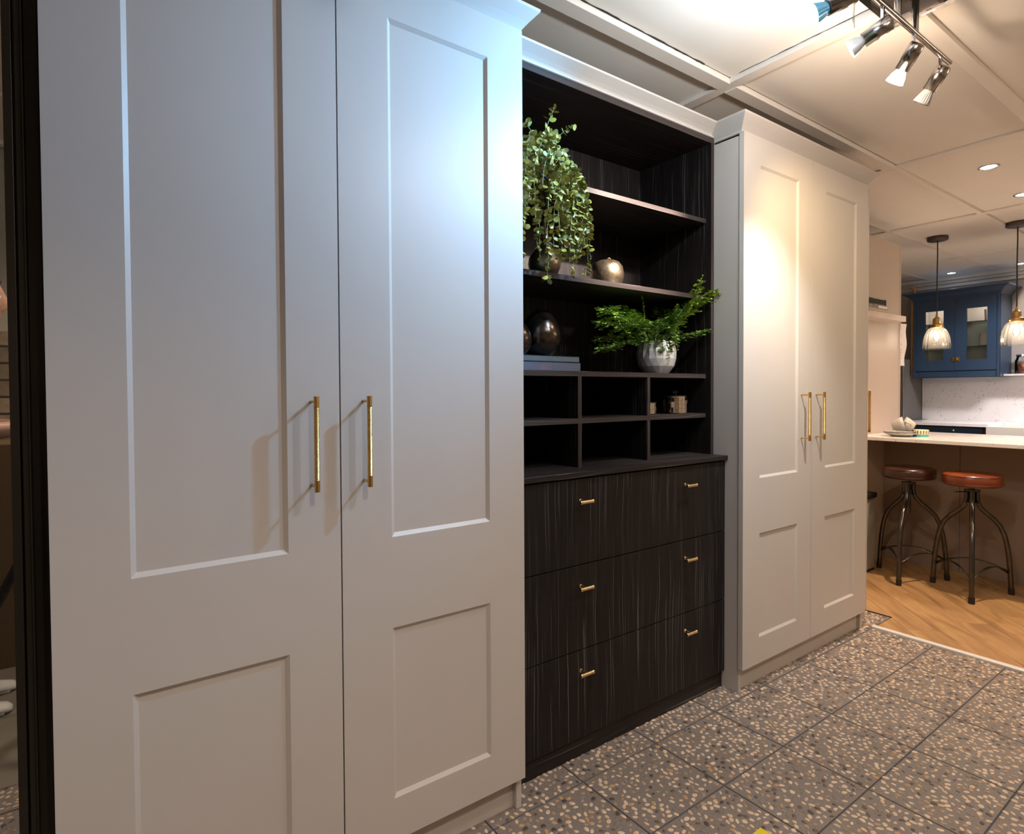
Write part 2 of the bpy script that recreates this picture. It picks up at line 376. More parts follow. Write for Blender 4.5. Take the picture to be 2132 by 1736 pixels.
for i, (x, y, t) in enumerate(pts):
    if i in nearset: continue
    a = rp.uniform(0.0056, 0.0096); v, f = pebble_geo(x, y, a, a*rp.uniform(0.5, 0.8), rp.uniform(0, 3.14), rp)
    c = rp.choice(pal); o = len(vs_); vs_ += v; fs_ += [tuple(k+o for k in q) for q in f]; cl_ += [c]*len(f)
me = bpy.data.meshes.new('pebbles'); me.from_pydata(vs_, [], fs_); me.materials.append(PEB); vcol(me, cl_)
o = bpy.data.objects.new('pebbles', me); COL.objects.link(o); o.parent = floor; o['kind'] = 'stuff'
# grey smooth floor behind the camera
STONEF = plain('grey_stone_floor', (0.20, 0.17, 0.13), 0.5, var=0.25, nscale=3, bmp=0.1)
tag(B(-2.0, 7.3, -1.6, 0.36, -0.06, 0.0).obj('floor', STONEF), 'smooth grey-brown stone floor reflected in the mirror', 'floor', kind='structure')
# ---- oak floor, diagonal planks
wf = B(3.075, 7.3, 0.36, 3.4, -0.06, -0.003).obj('floor', plain('dark_underlay', (0.03, 0.02, 0.015), 0.8))
tag(wf, 'warm oak floor of diagonal planks under the stools', 'floor', kind='structure')
tag(B(3.046, 3.0765, 0.361, 1.264, -0.003, 0.010).obj('trim_1', WHITETRIM, None, 0.001), 'white threshold strip between pebble tiles and oak floor', 'trim', kind='structure')
tag(B(3.264, 3.269, 1.262, 1.76, -0.003, 0.004).obj('trim_2', BLACK), 'thin black edge strip of the oak floor beside the wardrobe', 'trim', kind='structure')
B(3.069, 3.264, 1.266, 1.78, -0.02, 0.0).obj('tile', RESIN, floor)
vs_, fs_, cl_ = [], [], []
for _ in range(1300):
    x, y = rp.uniform(3.078, 3.256), rp.uniform(1.27, 1.75)
    if try_pt(x, y, 0.0149):
        a = rp.uniform(0.0056, 0.0096); v, f = pebble_geo(x, y, a, a*0.65, rp.uniform(0, 3.1), rp); o = len(vs_); vs_ += v; fs_ += [tuple(k+o for k in q) for q in f]; cl_ += [rp.choice(pal)]*len(f)
me = bpy.data.meshes.new('corner_pebbles'); me.from_pydata(vs_, [], fs_); me.materials.append(PEB); vcol(me, cl_)
o = bpy.data.objects.new('corner_pebbles', me); COL.objects.link(o); o.parent = floor; o['kind'] = 'stuff'
def clip(poly, nx, ny, d):   # keep nx*x+ny*y >= d
    out = []
    for i in range(len(poly)):
        a, b = poly[i], poly[(i+1) % len(poly)]; da, db = nx*a[0]+ny*a[1]-d, nx*b[0]+ny*b[1]-d
        if da >= 0: out.append(a)
        if (da >= 0) != (db >= 0):
            t = da/(da-db); out.append((a[0]+(b[0]-a[0])*t, a[1]+(b[1]-a[1])*t))
    return out
cs = sqrt(0.5); PW = 0.142
def uv2(u, v): return ((u-v)*cs, (u+v)*cs)       # u along (1,1), v along (-1,1)
for k in range(-34, 10):
    v0, v1 = k*PW+0.0004, (k+1)*PW-0.0004
    off = (k*0.413) % 0.95
    for m_ in range(0, 9):
        u0, u1 = m_*0.95+off, (m_+1)*0.95+off-0.0008
        quad = [uv2(u0, v0), uv2(u1, v0), uv2(u1, v1), uv2(u0, v1)]
        regs = [[(1, 0, 3.077), (0, -1, -1.262), (0, 1, 0.36), (-1, 0, -7.2)], [(1, 0, 3.27), (0, 1, 1.262), (0, -1, -3.2), (-1, 0, -7.2)]]
        g = G()
        for rg in regs:
            p = quad
            for c in rg:
                if p: p = clip(p, *c)
            if p and len(p) >= 3:
                ar = abs(sum(p[i][0]*p[(i+1) % len(p)][1]-p[(i+1) % len(p)][0]*p[i][1] for i in range(len(p))))/2
                if ar < 1e-5: continue
                n = len(p); g.add([(x, y, 0.0) for x, y in p]+[(x, y, -0.003) for x, y in p], [tuple(range(n))]+[(i, (i+1) % n, n+(i+1) % n, n+i) for i in range(n)])
        if g.v:
            cxm = sum(p[0] for p in g.v)/len(g.v)
            if cxm < 5.2: g.obj('plank', OAK, wf)

# ---- ceiling with battens
ceil = B(-2.0, 8.2, -1.6, 3.4, CEIL+0.004, CEIL+0.06).obj('ceiling', CEILM); tag(ceil, 'white panelled ceiling divided by raised battens', 'ceiling', kind='structure')
CXL = [-0.90, 0.53, 1.958, 3.395, 4.735, 6.165, 7.55]; CYL = [-0.95, -0.385, 0.175, 0.741, 1.30, 1.866, 2.44]
for i in range(len(CXL)-1):
    for j in range(len(CYL)-1):
        B(CXL[i]+0.004, CXL[i+1]-0.004, CYL[j]+0.004, CYL[j+1]-0.004, CEIL, CEIL+0.004).obj('ceiling_panel', CEILM, ceil)
for j, y in enumerate(CYL):
    for i in range(len(CXL)-1):
        far = CXL[i] > 3.0
        h = 0.010 if far else 0.018; w = 0.028 if far else 0.042
        if j == 4: yy = y+0.022 if far else y+0.026; h = h if far else 0.021; w = w if far else 0.052
        else: yy = y
        o = B(CXL[i]+0.02, CXL[i+1]-0.02, yy-w/2, yy+w/2, CEIL-h, CEIL).obj('batten', CEILB, ceil, 0.001)
for i, x in enumerate(CXL):
    far = x > 3.0; h = 0.009 if far else 0.018
    B(x-0.024, x+0.024, -0.95, 2.44, CEIL-h, CEIL).obj('batten', CEILB, ceil, 0.001)
CRACK = plain('dark_crack', (0.02, 0.016, 0.013), 0.9)
rk = random.Random(21)
for (p0, p1, w_) in (((0.9, 1.294), (1.78, 1.296), 0.0022), ((1.930, 1.26), (1.930, 0.62), 0.0012), ((3.428, 1.315), (4.70, 1.318), 0.004)):
    pl = []
    for k in range(41):
        u = k/40; pl.append((p0[0]+(p1[0]-p0[0])*u+rk.uniform(-.0012, .0012), p0[1]+(p1[1]-p0[1])*u+rk.uniform(-.0012, .0012), CEIL-0.0006))
    G().tube(pl, [w_*rk.uniform(0.35, 1.3) for _ in pl], 6).obj('crack', CRACK, ceil)
# ---- walls
tag(B(-2.0, 3.0, 1.79, 1.85, 0, CEIL).obj('wall_back', WALLM), 'plain wall behind the run of wardrobes', 'wall', kind='structure')
tag(B(-2.06, -2.0, -1.6, 1.85, 0, CEIL).obj('wall_left', WALLM), 'plain wall at the left end of the room', 'wall', kind='structure')
wk = B(7.2, 7.26, -1.6, 3.4, 0, CEIL).obj('wall_right', plain('grey_kitchen_wall', (0.34, 0.31, 0.29), 0.8, var=0.02, nscale=5)); tag(wk, 'plain grey wall behind the blue kitchen cabinet', 'wall', kind='structure')
tag(B(3.0, 7.26, 3.34, 3.4, 0, CEIL).obj('wall_far', WALLM), 'plain grey wall at the far side of the kitchen', 'wall', kind='structure')
g = G().box(7.10, 7.2, 0.0, 3.3, 2.262, 2.30).box(7.14, 7.2, 0.0, 3.3, 2.235, 2.262).box(7.17, 7.2, 0.0, 3.3, 2.20, 2.235)
tag(g.obj('trim_3', WALLM, None, 0.002), 'stepped cornice along the top of the kitchen wall', 'trim', kind='structure')
# wall behind the camera: brown panel front, brick above, cream plaster on top
wfm = B(-2.0, 7.3, -1.6, -1.0, 0, CEIL).obj('wall_front', plain('cream_plaster', (0.40, 0.36, 0.28), 0.85)); tag(wfm, 'cream wall with a brick band, reflected in the mirror', 'wall', kind='structure')
MORT = plain('pale_mortar', (0.40, 0.36, 0.30), 0.9); BRK = [plain('buff_brick', (0.24, 0.18, 0.12), 0.85, var=0.25, nscale=20, bmp=0.4), plain('brown_brick', (0.17, 0.125, 0.08), 0.85, var=0.25, nscale=20, bmp=0.4)]
B(-1.6, 0.6, -1.0, -0.985, 0.9, 1.46).obj('mortar_bed', MORT, wfm)
bb = B(-0.105, 0.105, -0.008, 0.008, -0.034, 0.034)
bms = [bb.obj('brick', BRK[0], wfm, 0.003), bb.obj('brick', BRK[1], wfm, 0.003)]
first = [True, True]
for r_ in range(7):
    for c_ in range(9):
        k = rp.randint(0, 1)
        if first[k]: o = bms[k]; first[k] = False
        else: o = bms[k].copy(); COL.objects.link(o)
        o.location = (-1.45+c_*0.22+(r_ % 2)*0.11, -0.978, 0.93+0.078*r_+0.01)
pc = B(-1.7, 0.7, -0.965, -0.62, 0.0, 0.94).obj('low_cupboard', plain('brown_laminate', (0.14, 0.085, 0.04), 0.5), None, 0.002)
tag(pc, 'low brown laminate cupboard reflected at the left edge of the mirror', 'cupboard')

# ================================================================== WARDROBES
def door_mesh(x0, x1, z0, z1, ys, px, pzs, th=0.020, ch=0.009, dp=0.007):
    """front at y=ys facing -y, panel recesses px=(a,b), pzs list of (c,d)"""
    g = G(); xb = [x0, px[0], px[1], x1]; zb = [z0]
    for c, d in pzs: zb += [c, d]
    zb += [z1]; y = ys
    for i in range(3):
        for j in range(len(zb)-1):
            a, b, c, d = xb[i], xb[i+1], zb[j], zb[j+1]
            if i == 1 and j % 2 == 1:
                o = [(a, y, c), (b, y, c), (b, y, d), (a, y, d)]; n = [(a+ch, y+dp, c+ch), (b-ch, y+dp, c+ch), (b-ch, y+dp, d-ch), (a+ch, y+dp, d-ch)]
                g.add(o+n, [(0, 1, 5, 4), (1, 2, 6, 5), (2, 3, 7, 6), (3, 0, 4, 7), (4, 5, 6, 7)])
            else: g.add([(a, y, c), (b, y, c), (b, y, d), (a, y, d)], [(0, 1, 2, 3)])
    yb = y+th
    for (p, q) in (((x0, z0), (x1, z0)), ((x1, z0), (x1, z1)), ((x1, z1), (x0, z1)), ((x0, z1), (x0, z0))):
        # subdivide sides so they weld with the front grid
        g.add([(p[0], y, p[1]), (q[0], y, q[1]), (q[0], yb, q[1]), (p[0], yb, p[1])], [(0, 1, 2, 3)])
    g.add([(x0, yb, z0), (x1, yb, z0), (x1, yb, z1), (x0, yb, z1)], [(3, 2, 1, 0)])
    return g
def door_obj(g, name, m, parent):
    me = bpy.data.meshes.new(name); me.from_pydata(g.v, [], g.f)
    bm = bmesh.new(); bm.from_mesh(me); bmesh.ops.remove_doubles(bm, verts=bm.verts, dist=1e-5); bmesh.ops.recalc_face_normals(bm, faces=bm.faces); bm.to_mesh(me); bm.free()
    me.materials.append(m); o = bpy.data.objects.new(name, me); COL.objects.link(o); o.parent = parent
    b = o.modifiers.new('bevel', 'BEVEL'); b.width = 0.0012; b.segments = 2; b.limit_method = 'ANGLE'; b.angle_limit = R(50)
    return o
def pull_handle(x, ybar, yface, z0, z1, parent, axis='y'):
    g = G(); r = 0.0058; zk0, zk1 = z0+0.024, z1-0.024
    def P(px, py, pz): return (px, py, pz)
    g.cyl((x, ybar, z0), (x, ybar, zk0), r, n=20); g.cyl((x, ybar, zk1), (x, ybar, z1), r, n=20)
    prof = []; z = zk0
    while z < zk1-0.001:
        prof += [(0.0050, z-z0), (0.0056, z+0.0009-z0), (0.0056, z+0.0013-z0)]; z += 0.0022
    prof.append((0.0050, zk1-z0))
    g.lathe(prof, (x, ybar, z0), 18, smooth=False, flute=lambda i, j: 0.03*(i % 2))
    for zz in (z0+0.011, z1-0.011):
        if axis == 'y': g.cyl((x, ybar, zz), (x, yface, zz), 0.0032, n=12)
        else: g.cyl((x, ybar, zz), (yface, ybar, zz), 0.0032, n=12)
    return g.obj('handle', BRASS, parent)

def cornice(path, prof, name, m, parent):
    """path: list of (x,y) with outward normals per segment; mitred sweep. prof: (out,z)"""
    g = G(); segs = []
    for i in range(len(path)-1):
        a, b = Vector(path[i]), Vector(path[i+1]); d = (b-a).normalized(); segs.append((Vector((d.y, -d.x))))
    n = len(prof); vs = []
    for i, p in enumerate(path):
        p = Vector(p)
        if i == 0: m_ = segs[0]
        elif i == len(path)-1: m_ = segs[-1]
        else:
            m_ = (segs[i-1]+segs[i]); m_ = m_/(1+segs[i-1].dot(segs[i]))
        for (o_, z) in prof: q = p+m_*o_; vs.append((q.x, q.y, z))
    fs = [(i*n+k, i*n+(k+1) % n, (i+1)*n+(k+1) % n, (i+1)*n+k) for i in range(len(path)-1) for k in range(n)]
    fs += [tuple(range(n)), tuple(range((len(path)-1)*n, len(path)*n))[::-1]]
    g.add(vs, fs); o = g.obj(name, m, parent, 0.0012); return o
PROF = [(-0.018, 2.10), (0.0, 2.10), (0.0, 2.108), (0.005, 2.108), (0.005, 2.114), (0.002, 2.117), (0.007, 2.124), (0.018, 2.138), (0.040, 2.162), (0.042, 2.169), (-0.018, 2.169)]
ZP = [(0.196, 0.600), (0.813, 2.006)]
def wardrobe(x0, x1, doors, hx, label, left_return, right_return):
    t = thing('wardrobe', label, 'wardrobe', (0.5*(x0+x1), 1.53, 0)); g0 = t.location.copy()
    parts = []
    parts.append(B(x0, x0+0.018, 1.290, 1.785, 0, 2.112).obj('side_panel', PAINT, t, 0.001))
    parts.append(B(x1-0.018, x1, 1.290, 1.785, 0, 2.112).obj('side_panel', PAINT, t, 0.001))
    parts.append(B(x0+0.018, x1-0.018, 1.296, 1.785, 2.094, 2.112).obj('top_panel', PAINT, t))
    parts.append(B(x0+0.018, x1-0.018, 1.775, 1.785, 0.10, 2.094).obj('back_panel', PAINT, t))
    parts.append(B(x0+0.018, x1-0.018, 1.305, 1.322, 0.0, 0.10).obj('plinth', PAINT, t, 0.001))
    parts.append(B(x0+0.018, x1-0.018, 1.296, 1.775, 0.10, 0.118).obj('bottom_panel', PAINT, t))
    mid = 0.5*(doors[0][1]+doors[1][0])
    parts.append(B(mid-0.009, mid+0.009, 1.30, 1.775, 0.118, 2.094).obj('divider', DARKV, t))
    for (a, b, pa, pb), h in zip(doors, hx):
        d = door_obj(door_mesh(a, b, 0.0945, 2.110, 1.268, (pa, pb), ZP), 'door', PAINT, t); parts.append(d)
        hd = pull_handle(h, 1.232, 1.268, 0.942, 1.142, d); parts.append(hd)
    path = []
    if left_return: path.append((x0, 1.40))
    path += [(x0, 1.283), (x1, 1.283)]
    if right_return: path.append((x1, right_return))
    parts.append(cornice(path, PROF, 'cornice', PAINT, t))
    for p in parts:
        for v in p.data.vertices: v.co -= g0
    return t
wl = wardrobe(-0.053, 0.957, [(-0.055, 0.4485, 0.060, 0.337), (0.4515, 0.954, 0.569, 0.843)], (0.387, 0.503),
              'large taupe two-door wardrobe in the left foreground beside the mirror', False, 1.40)
wr = wardrobe(1.985, 3.004, [(1.9755+0.002, 2.4745, 2.0875, 2.367), (2.4775, 2.988, 2.5925, 2.873)], (2.392, 2.512),
              'taupe two-door wardrobe with warm light patch between dark shelving and breakfast bar', True, 1.785)
ed = door_obj(door_mesh(3.005, 3.0051, 0.1, 0.2, 1.3, (3.00502, 3.00506), [(0.12, 0.15)]), 'end_door', PAINT, wr)
ed.data.clear_geometry(); gg = B(3.0055, 3.012, 1.273, 1.775, 0.0945, 2.098)
ed.data.from_pydata(gg.v, [], gg.f); ed.data.materials.append(PAINT)
for v in ed.data.vertices: v.co -= wr.location
h3 = pull_handle(3.051, 1.282, 3.012, 0.945, 1.145, ed, 'x')
for v in h3.data.vertices: v.co -= wr.location

# ---- mirror with dark frame at far left
mt = thing('sliding_mirror', 'tall mirror panel in a ribbed dark bronze frame at the left edge', 'mirror', (-0.5, 1.31, 0))
ps = [B(-0.95, -0.100, 1.305, 1.309, 0.05, 2.18).obj('mirror_glass', MIRROR, mt),
      G().box(-0.1035, -0.0915, 1.286, 1.315, 0.0, 2.2).box(-0.0885, -0.0800, 1.290, 1.33, 0.0, 2.2).box(-0.0915, -0.0885, 1.300, 1.33, 0, 2.2).box(-0.080, -0.0775, 1.286, 1.33, 0, 2.2).box(-0.0775, -0.058, 1.312, 1.33, 0, 2.2)
      .obj('frame_stile', FRAMEM, mt, 0.0008),
      B(-0.97, -0.95, 1.286, 1.33, 0.0, 2.2).obj('frame_stile', FRAMEM, mt), B(-0.95, -0.1035, 1.286, 1.33, 2.18, 2.2).obj('frame_rail', FRAMEM, mt), B(-0.95, -0.1035, 1.286, 1.33, 0.0, 0.05).obj('frame_rail', FRAMEM, mt),
      B(-0.95, -0.1035, 1.31, 1.33, 0.05, 2.18).obj('backing_board', DARKV, mt)]
for p in ps:
    for v in p.data.vertices: v.co -= mt.location

# ================================================================== NICHE: open shelves, worktop, drawers
NX0, NX1 = 0.957, 1.985
sh = thing('open_shelf_unit', 'black wood-grain open shelving unit between the two wardrobes', 'shelving', (1.471, 1.6, 0.9015)); o0 = sh.location.copy()
ps = [B(NX0+0.001, NX0+0.018, 1.402, 1.775, 0.9015, 2.105).obj('side_panel', BWV, sh), B(NX1-0.018, NX1-0.001, 1.402, 1.775, 0.9015, 2.105).obj('side_panel', BWV, sh),
      B(NX0+0.001, NX1-0.001, 1.402, 1.775, 2.105, 2.125).obj('top_panel', BWH, sh), B(NX0+0.018, NX1-0.018, 1.762, 1.775, 0.9015, 2.105).obj('back_panel', BWV, sh)]
for zt in (1.8195, 1.5215, 1.2155, 1.0615):
    s_ = B(NX0+0.018, NX1-0.018, 1.4258, 1.762, zt-0.0165, zt).obj('shelf', BWH, sh, 0.0003); ps.append(s_); ps.append(B(NX0+0.018, NX1-0.018, 1.4250, 1.4258, zt-0.0165, zt).obj('edge_band', BWE, s_))
for x in (1.2945, 1.6285):
    for z0, z1 in ((0.9015, 1.045), (1.0615, 1.199)):
        s_ = B(x, x+0.0155, 1.4263, 1.762, z0, z1).obj('divider', BWV, sh, 0.0003); ps.append(s_); ps.append(B(x, x+0.0155, 1.4255, 1.4263, z0, z1).obj('edge_band', BWEV, s_))
ps.append(B(NX1-0.018, NX1-0.001, 1.4010, 1.4020, 0.9015, 2.105).obj('edge_band', BWEV, ps[1])); ps.append(B(NX0+0.001, NX1-0.001, 1.4010, 1.4020, 2.105, 2.125).obj('edge_band', BWE, ps[2]))
PROFN = [(-0.05, 2.125), (0.0, 2.125), (0.006, 2.126), (0.006, 2.131), (0.002, 2.134), (0.006, 2.139), (0.016, 2.147), (0.040, 2.163), (0.042, 2.169), (-0.05, 2.169)]
ps.append(cornice([(NX0, 1.402), (NX1, 1.402)], PROFN, 'cornice', PAINT, sh))
for p in ps:
    for v in p.data.vertices: v.co -= o0
wt = B(NX0+0.001, NX1-0.001, 1.336, 1.775, 0.8855, 0.9015).obj('worktop', BWH, None, 0.001)
tag(wt, 'black wood-grain worktop over the three dark drawers', 'worktop')
du = thing('drawer_unit', 'black wood-grain base unit with three wide drawers and brass knobs', 'drawers', (1.471, 1.56, 0)); o0 = du.location.copy()
ps = [B(NX0+0.001, NX0+0.018, 1.366, 1.775, 0, 0.885).obj('side_panel', BWV, du), B(NX1-0.018, NX1-0.001, 1.366, 1.775, 0, 0.885).obj('side_panel', BWV, du),
      B(NX0+0.018, NX1-0.018, 1.76, 1.775, 0, 0.885).obj('back_panel', BWV, du), B(NX0+0.018, NX1-0.018, 1.368, 1.76, 0.867, 0.885).obj('top_rail', BWH, du),
      B(NX0+0.001, NX1-0.001, 1.362, 1.380, 0, 0.064).obj('plinth', BWH, du)]
for zb, zt in ((0.0675, 0.3425), (0.3460, 0.6090), (0.6125, 0.8790)):
    d = B(NX0+0.002, NX1-0.003, 1.348, 1.366, zb, zt).obj('drawer', BWV, du, 0.001); ps.append(d)
    zk = {0.0675: 0.281, 0.3460: 0.546, 0.6125: 0.812}[zb]
    for xk in (1.232, 1.742):
        g = G(); g.lathe([(0.0052, -0.0275), (0.0066, -0.0262), (0.0066, -0.022), (0.0058, -0.0215)], (xk, 1.318, zk), 16, (1, 0, 0))
        g.lathe([(0.0058+0.0004*(k % 2), -0.0215+k*0.0012) for k in range(37)], (xk, 1.318, zk), 16, (1, 0, 0), closed_ends=False)
        g.lathe([(0.0058, 0.0215), (0.0066, 0.022), (0.0066, 0.0262), (0.0052, 0.0275)], (xk, 1.318, zk), 16, (1, 0, 0))
        g.cyl((xk, 1.322, zk), (xk, 1.348, zk), 0.0036, n=12)
        g.cyl((xk, 1.346, zk), (xk, 1.348, zk), 0.006, n=12)
        ps.append(g.obj('knob', BRASSL, d))
for p in ps:
    for v in p.data.vertices: v.co -= o0

# ================================================================== OBJECTS ON THE SHELVES
# vase
vz = 1.5215; vx, vy = 1.210, 1.492
va = thing('bud_vase', 'aged champagne-metal bottle vase holding the trailing plant', 'vase', (vx, vy, vz))
va.scale = (0.86, 0.86, 0.95)
prof = [(0.030, 0.0), (0.048, 0.008), (0.060, 0.030), (0.063, 0.045), (0.058, 0.065), (0.042, 0.085), (0.026, 0.103), (0.017, 0.125), (0.0145, 0.150), (0.016, 0.165), (0.013, 0.165), (0.012, 0.150), (0.0, 0.149)]
G().lathe(prof, (0, 0, 0), 40).obj('body', GOLDC, va)
# apple
ap = thing('apple_ornament', 'round champagne-metal apple ornament with a tiny stalk on the middle shelf', 'ornament', (1.572, 1.57, 1.5215))
ap.scale = (0.84, 0.84, 0.86)
G().lathe([(0.032, 0.0), (0.048, 0.006), (0.064, 0.028), (0.0725, 0.058), (0.0735, 0.078), (0.068, 0.103), (0.054, 0.122), (0.036, 0.130), (0.018, 0.127), (0.006, 0.118), (0.0, 0.115)], n=40).obj('body', GOLDC, ap)
G().tube([(0, 0, 0.116), (0.001, 0, 0.134), (0.004, -0.002, 0.142), (0.010, -0.004, 0.144), (0.015, -0.005, 0.139)], 0.0018, 8).obj('stalk', plain('copper_wire', (0.5, 0.25, 0.12), 0.3, 1.0), ap)
# eggs
def egg(name, label, x, y, z, r, h):
    t = thing(name, label, 'ornament', (x, y, z)); pr = []
    for k in range(25):
        a = pi*k/24; zz = -cos(a); rad = sin(a)*(1-0.20*zz)*1.0; pr.append((max(r*rad, 0.0002), h*(0.5+0.5*zz)))
    G().lathe(pr, (0, 0, -0.002), 40, closed_ends=False).obj('shell', EGGM, t); return t
egg('egg_ornament', 'larger dark bronze egg ornament standing fully in view on the stacked books', 1.247, 1.56, 1.2655, 0.069, 0.165)
egg('egg_ornament', 'smaller dark bronze egg mostly hidden behind the wardrobe edge', 1.112, 1.52, 1.2655, 0.052, 0.120)
# books under the eggs
def book(label, x0, x1, y0, y1, z0, z1, m, stamp=False, group='grey books on the shelf'):
    t = thing('book', label, 'book', ((x0+x1)/2, (y0+y1)/2, z0), group=group); o_ = t.location.copy()
    th = 0.0022; q = []
    q.append(G().box(x0, x1, y0, y1, z0, z0+th).box(x0, x1, y0, y1, z1-th, z1).box(x0, x1, y0, y0+th*1.3, z0, z1).obj('cover', m, t, 0.0006))
    q.append(B(x0+0.004, x1-0.003, y0+0.003, y1-0.003, z0+th, z1-th).obj('pages', PAPER, t))
    if stamp:
        c = plain('copper_foil', (0.45, 0.22, 0.16), 0.4, 0.6); xa, xb, za, zb = 1.1575, 1.203, z0+0.0065, z0+0.0185; w = 0.0007; g = G(); y = y0-0.0002
        for (a, b, cc, d) in ((xa, xb, za, za+w), (xa, xb, zb-w, zb), (xa, xa+w, za, zb), (xb-w, xb, za, zb)): g.box(a, b, y, y0, cc, d)
        # five small capital-like marks as on the spine label
        for k in range(6):
            xx = xa+0.005+k*0.006; g.box(xx, xx+w, y, y0, za+0.0035, zb-0.0035)
            if k % 2 == 0: g.box(xx, xx+0.0036, y, y0, zb-0.0042, zb-0.0035); g.box(xx, xx+0.0030, y, y0, za+0.0056, za+0.0063)
            else: g.box(xx+0.0034, xx+0.0034+w, y, y0, za+0.0035, zb-0.0035); g.box(xx, xx+0.0036, y, y0, za+0.0035, za+0.0042)
        q.append(g.obj('spine_label', c, t))
    for p in q:
        for v in p.data.vertices: v.co -= o_
    return t
book('lower, thicker slate-blue book with a small boxed copper title on its spine', 0.985, 1.3325, 1.455, 1.70, 1.2155, 1.2445, GREYB, True)
book('upper, thinner slate-green book lying on the other grey book', 0.985, 1.3295, 1.458, 1.70, 1.2455, 1.2645, GREYT)

# silver faceted pot
px_, py_ = 1.765, 1.50
pt_ = thing('plant_pot', 'silver pot with faceted diamond pattern holding the fern', 'pot', (px_, py_, 1.2155))
n = 18; g = G(); rings = []
def ring(r, z, off, amp=0.0):
    o = len(g.v); g.v += [((r+(amp if i % 2 else -amp))*cos(2*pi*(i+off)/n), (r+(amp if i % 2 else -amp))*sin(2*pi*(i+off)/n), z) for i in range(n)]; rings.append((o, off)); return o
ring(0.047, 0.0, 0); ring(0.064, 0.026, 0.5); ring(0.074, 0.052, 0); ring(0.0755, 0.062, 0)
def tri(a, b, off):   # triangulated band between ring a and ring b (b offset by half)
    for i in range(n):
        if off: g.f += [(a+i, a+(i+1) % n, b+i), (a+(i+1) % n, b+(i+1) % n, b+i)]
        else: g.f += [(a+i, b+i, b+(i-1) % n), (a+i, a+(i+1) % n, b+i)]
        g.sm += [False, False]
g.v = []; g.f = []; g.sm = []; rings = []
a0 = ring(0.045, 0.0, 0); a1 = ring(0.0665, 0.028, 0.5); a2 = ring(0.0735, 0.056, 0)
tri(a0, a1, True)
for i in range(n): g.f += [(a1+i, a2+(i+1) % n, a2+i), (a1+i, a1+(i+1) % n, a2+(i+1) % n)]; g.sm += [False, False]
# fluted upper part: ridge verts at integer, valley verts at half
o = len(g.v); zs = [0.085, 0.120]; rr = [(0.075, 0.0705), (0.067, 0.064)]
for (rz, rv), z in zip(rr, zs):
    for i in range(2*n):
        r = rz if i % 2 == 0 else rv; g.v.append((r*cos(pi*i/n), r*sin(pi*i/n), z))
m2 = 2*n
for i in range(n):
    g.f += [(a2+i, a2+(i+1) % n, o+(2*i+1) % m2), (a2+i, o+(2*i+1) % m2, o+2*i), (a2+(i+1) % n, o+(2*i+2) % m2, o+(2*i+1) % m2)]; g.sm += [False]*3
for i in range(m2): g.f.append((o+i, o+(i+1) % m2, o+m2+(i+1) % m2, o+m2+i)); g.sm.append(False)
ob = g.obj('body', SILV, pt_)
G().lathe([(0.064, 0.119), (0.0655, 0.122), (0.061, 0.122), (0.060, 0.110), (0.0, 0.108)], n=36).obj('rim', SILV, pt_)
G().lathe([(0.0605, 0.108), (0.0, 0.112)], n=24).obj('soil', plain('dark_moss', (0.03, 0.035, 0.015), 0.9, var=0.4, nscale=90, bmp=0.6), pt_)

# mirrored trinket jars
def mjar(label, x, y, r, h):
    t = thing('trinket_jar', label, 'jar', (x, y, 1.0615), group='mirrored trinket jars'); n = 20
    G().cyl((0, 0, 0.004), (0, 0, h-0.004), r-0.002, n=n, smooth=False).obj('core', plain('jar_backing', (0.30, 0.26, 0.22), 0.5), t)
    for k in range(n):
        a = 2*pi*(k+0.5)/n; w = r*sin(pi/n)*0.92; z = 0.003; g = G()
        tan = Vector((-sin(a), cos(a), 0)); nr = Vector((cos(a), sin(a), 0)); rj = random.Random(k+int(h*1e4))
        while z < h-0.006:
            dz = min(rj.uniform(0.010, 0.026), h-0.004-z); tilt = rj.uniform(-0.0004, 0.0004)
            c = nr*(r-0.0016); vs = [c-tan*w+Vector((0, 0, z)), c+tan*w+Vector((0, 0, z)), c+tan*w+Vector((0, 0, z+dz-0.0008)), c-tan*w+Vector((0, 0, z+dz-0.0008))]
            vo = [v+nr*(0.0014+(tilt if q in (0, 3) else -tilt)) for q, v in enumerate(vs)]
            g.add(vs+vo, [(0, 1, 2, 3), (4, 5, 6, 7), (0, 1, 5, 4), (1, 2, 6, 5), (2, 3, 7, 6), (3, 0, 4, 7)]); z += dz
        g.obj('mirror_strip', MOSA, t)
    G().cyl((0, 0, h-0.004), (0, 0, h), r+0.001, n=n, smooth=False).obj('lid', GLASSG, t)
    G().cyl((0, 0, h-0.0055), (0, 0, h-0.0042), r, n=n, smooth=False).obj('lid_mirror', MOSA, t)
    G().lathe([(0.004, h), (0.003, h+0.005), (0.0115, h+0.012), (0.0105, h+0.016), (0.004, h+0.019)], n=8, smooth=False).obj('lid_knob', GLASSG, t)
    return t
mjar('larger mirror-mosaic trinket jar with a crystal knob in the right pigeonhole', 1.850, 1.478, 0.044, 0.071)
mjar('smaller mirror-mosaic trinket jar beside the pigeonhole divider', 1.715, 1.50, 0.032, 0.047)

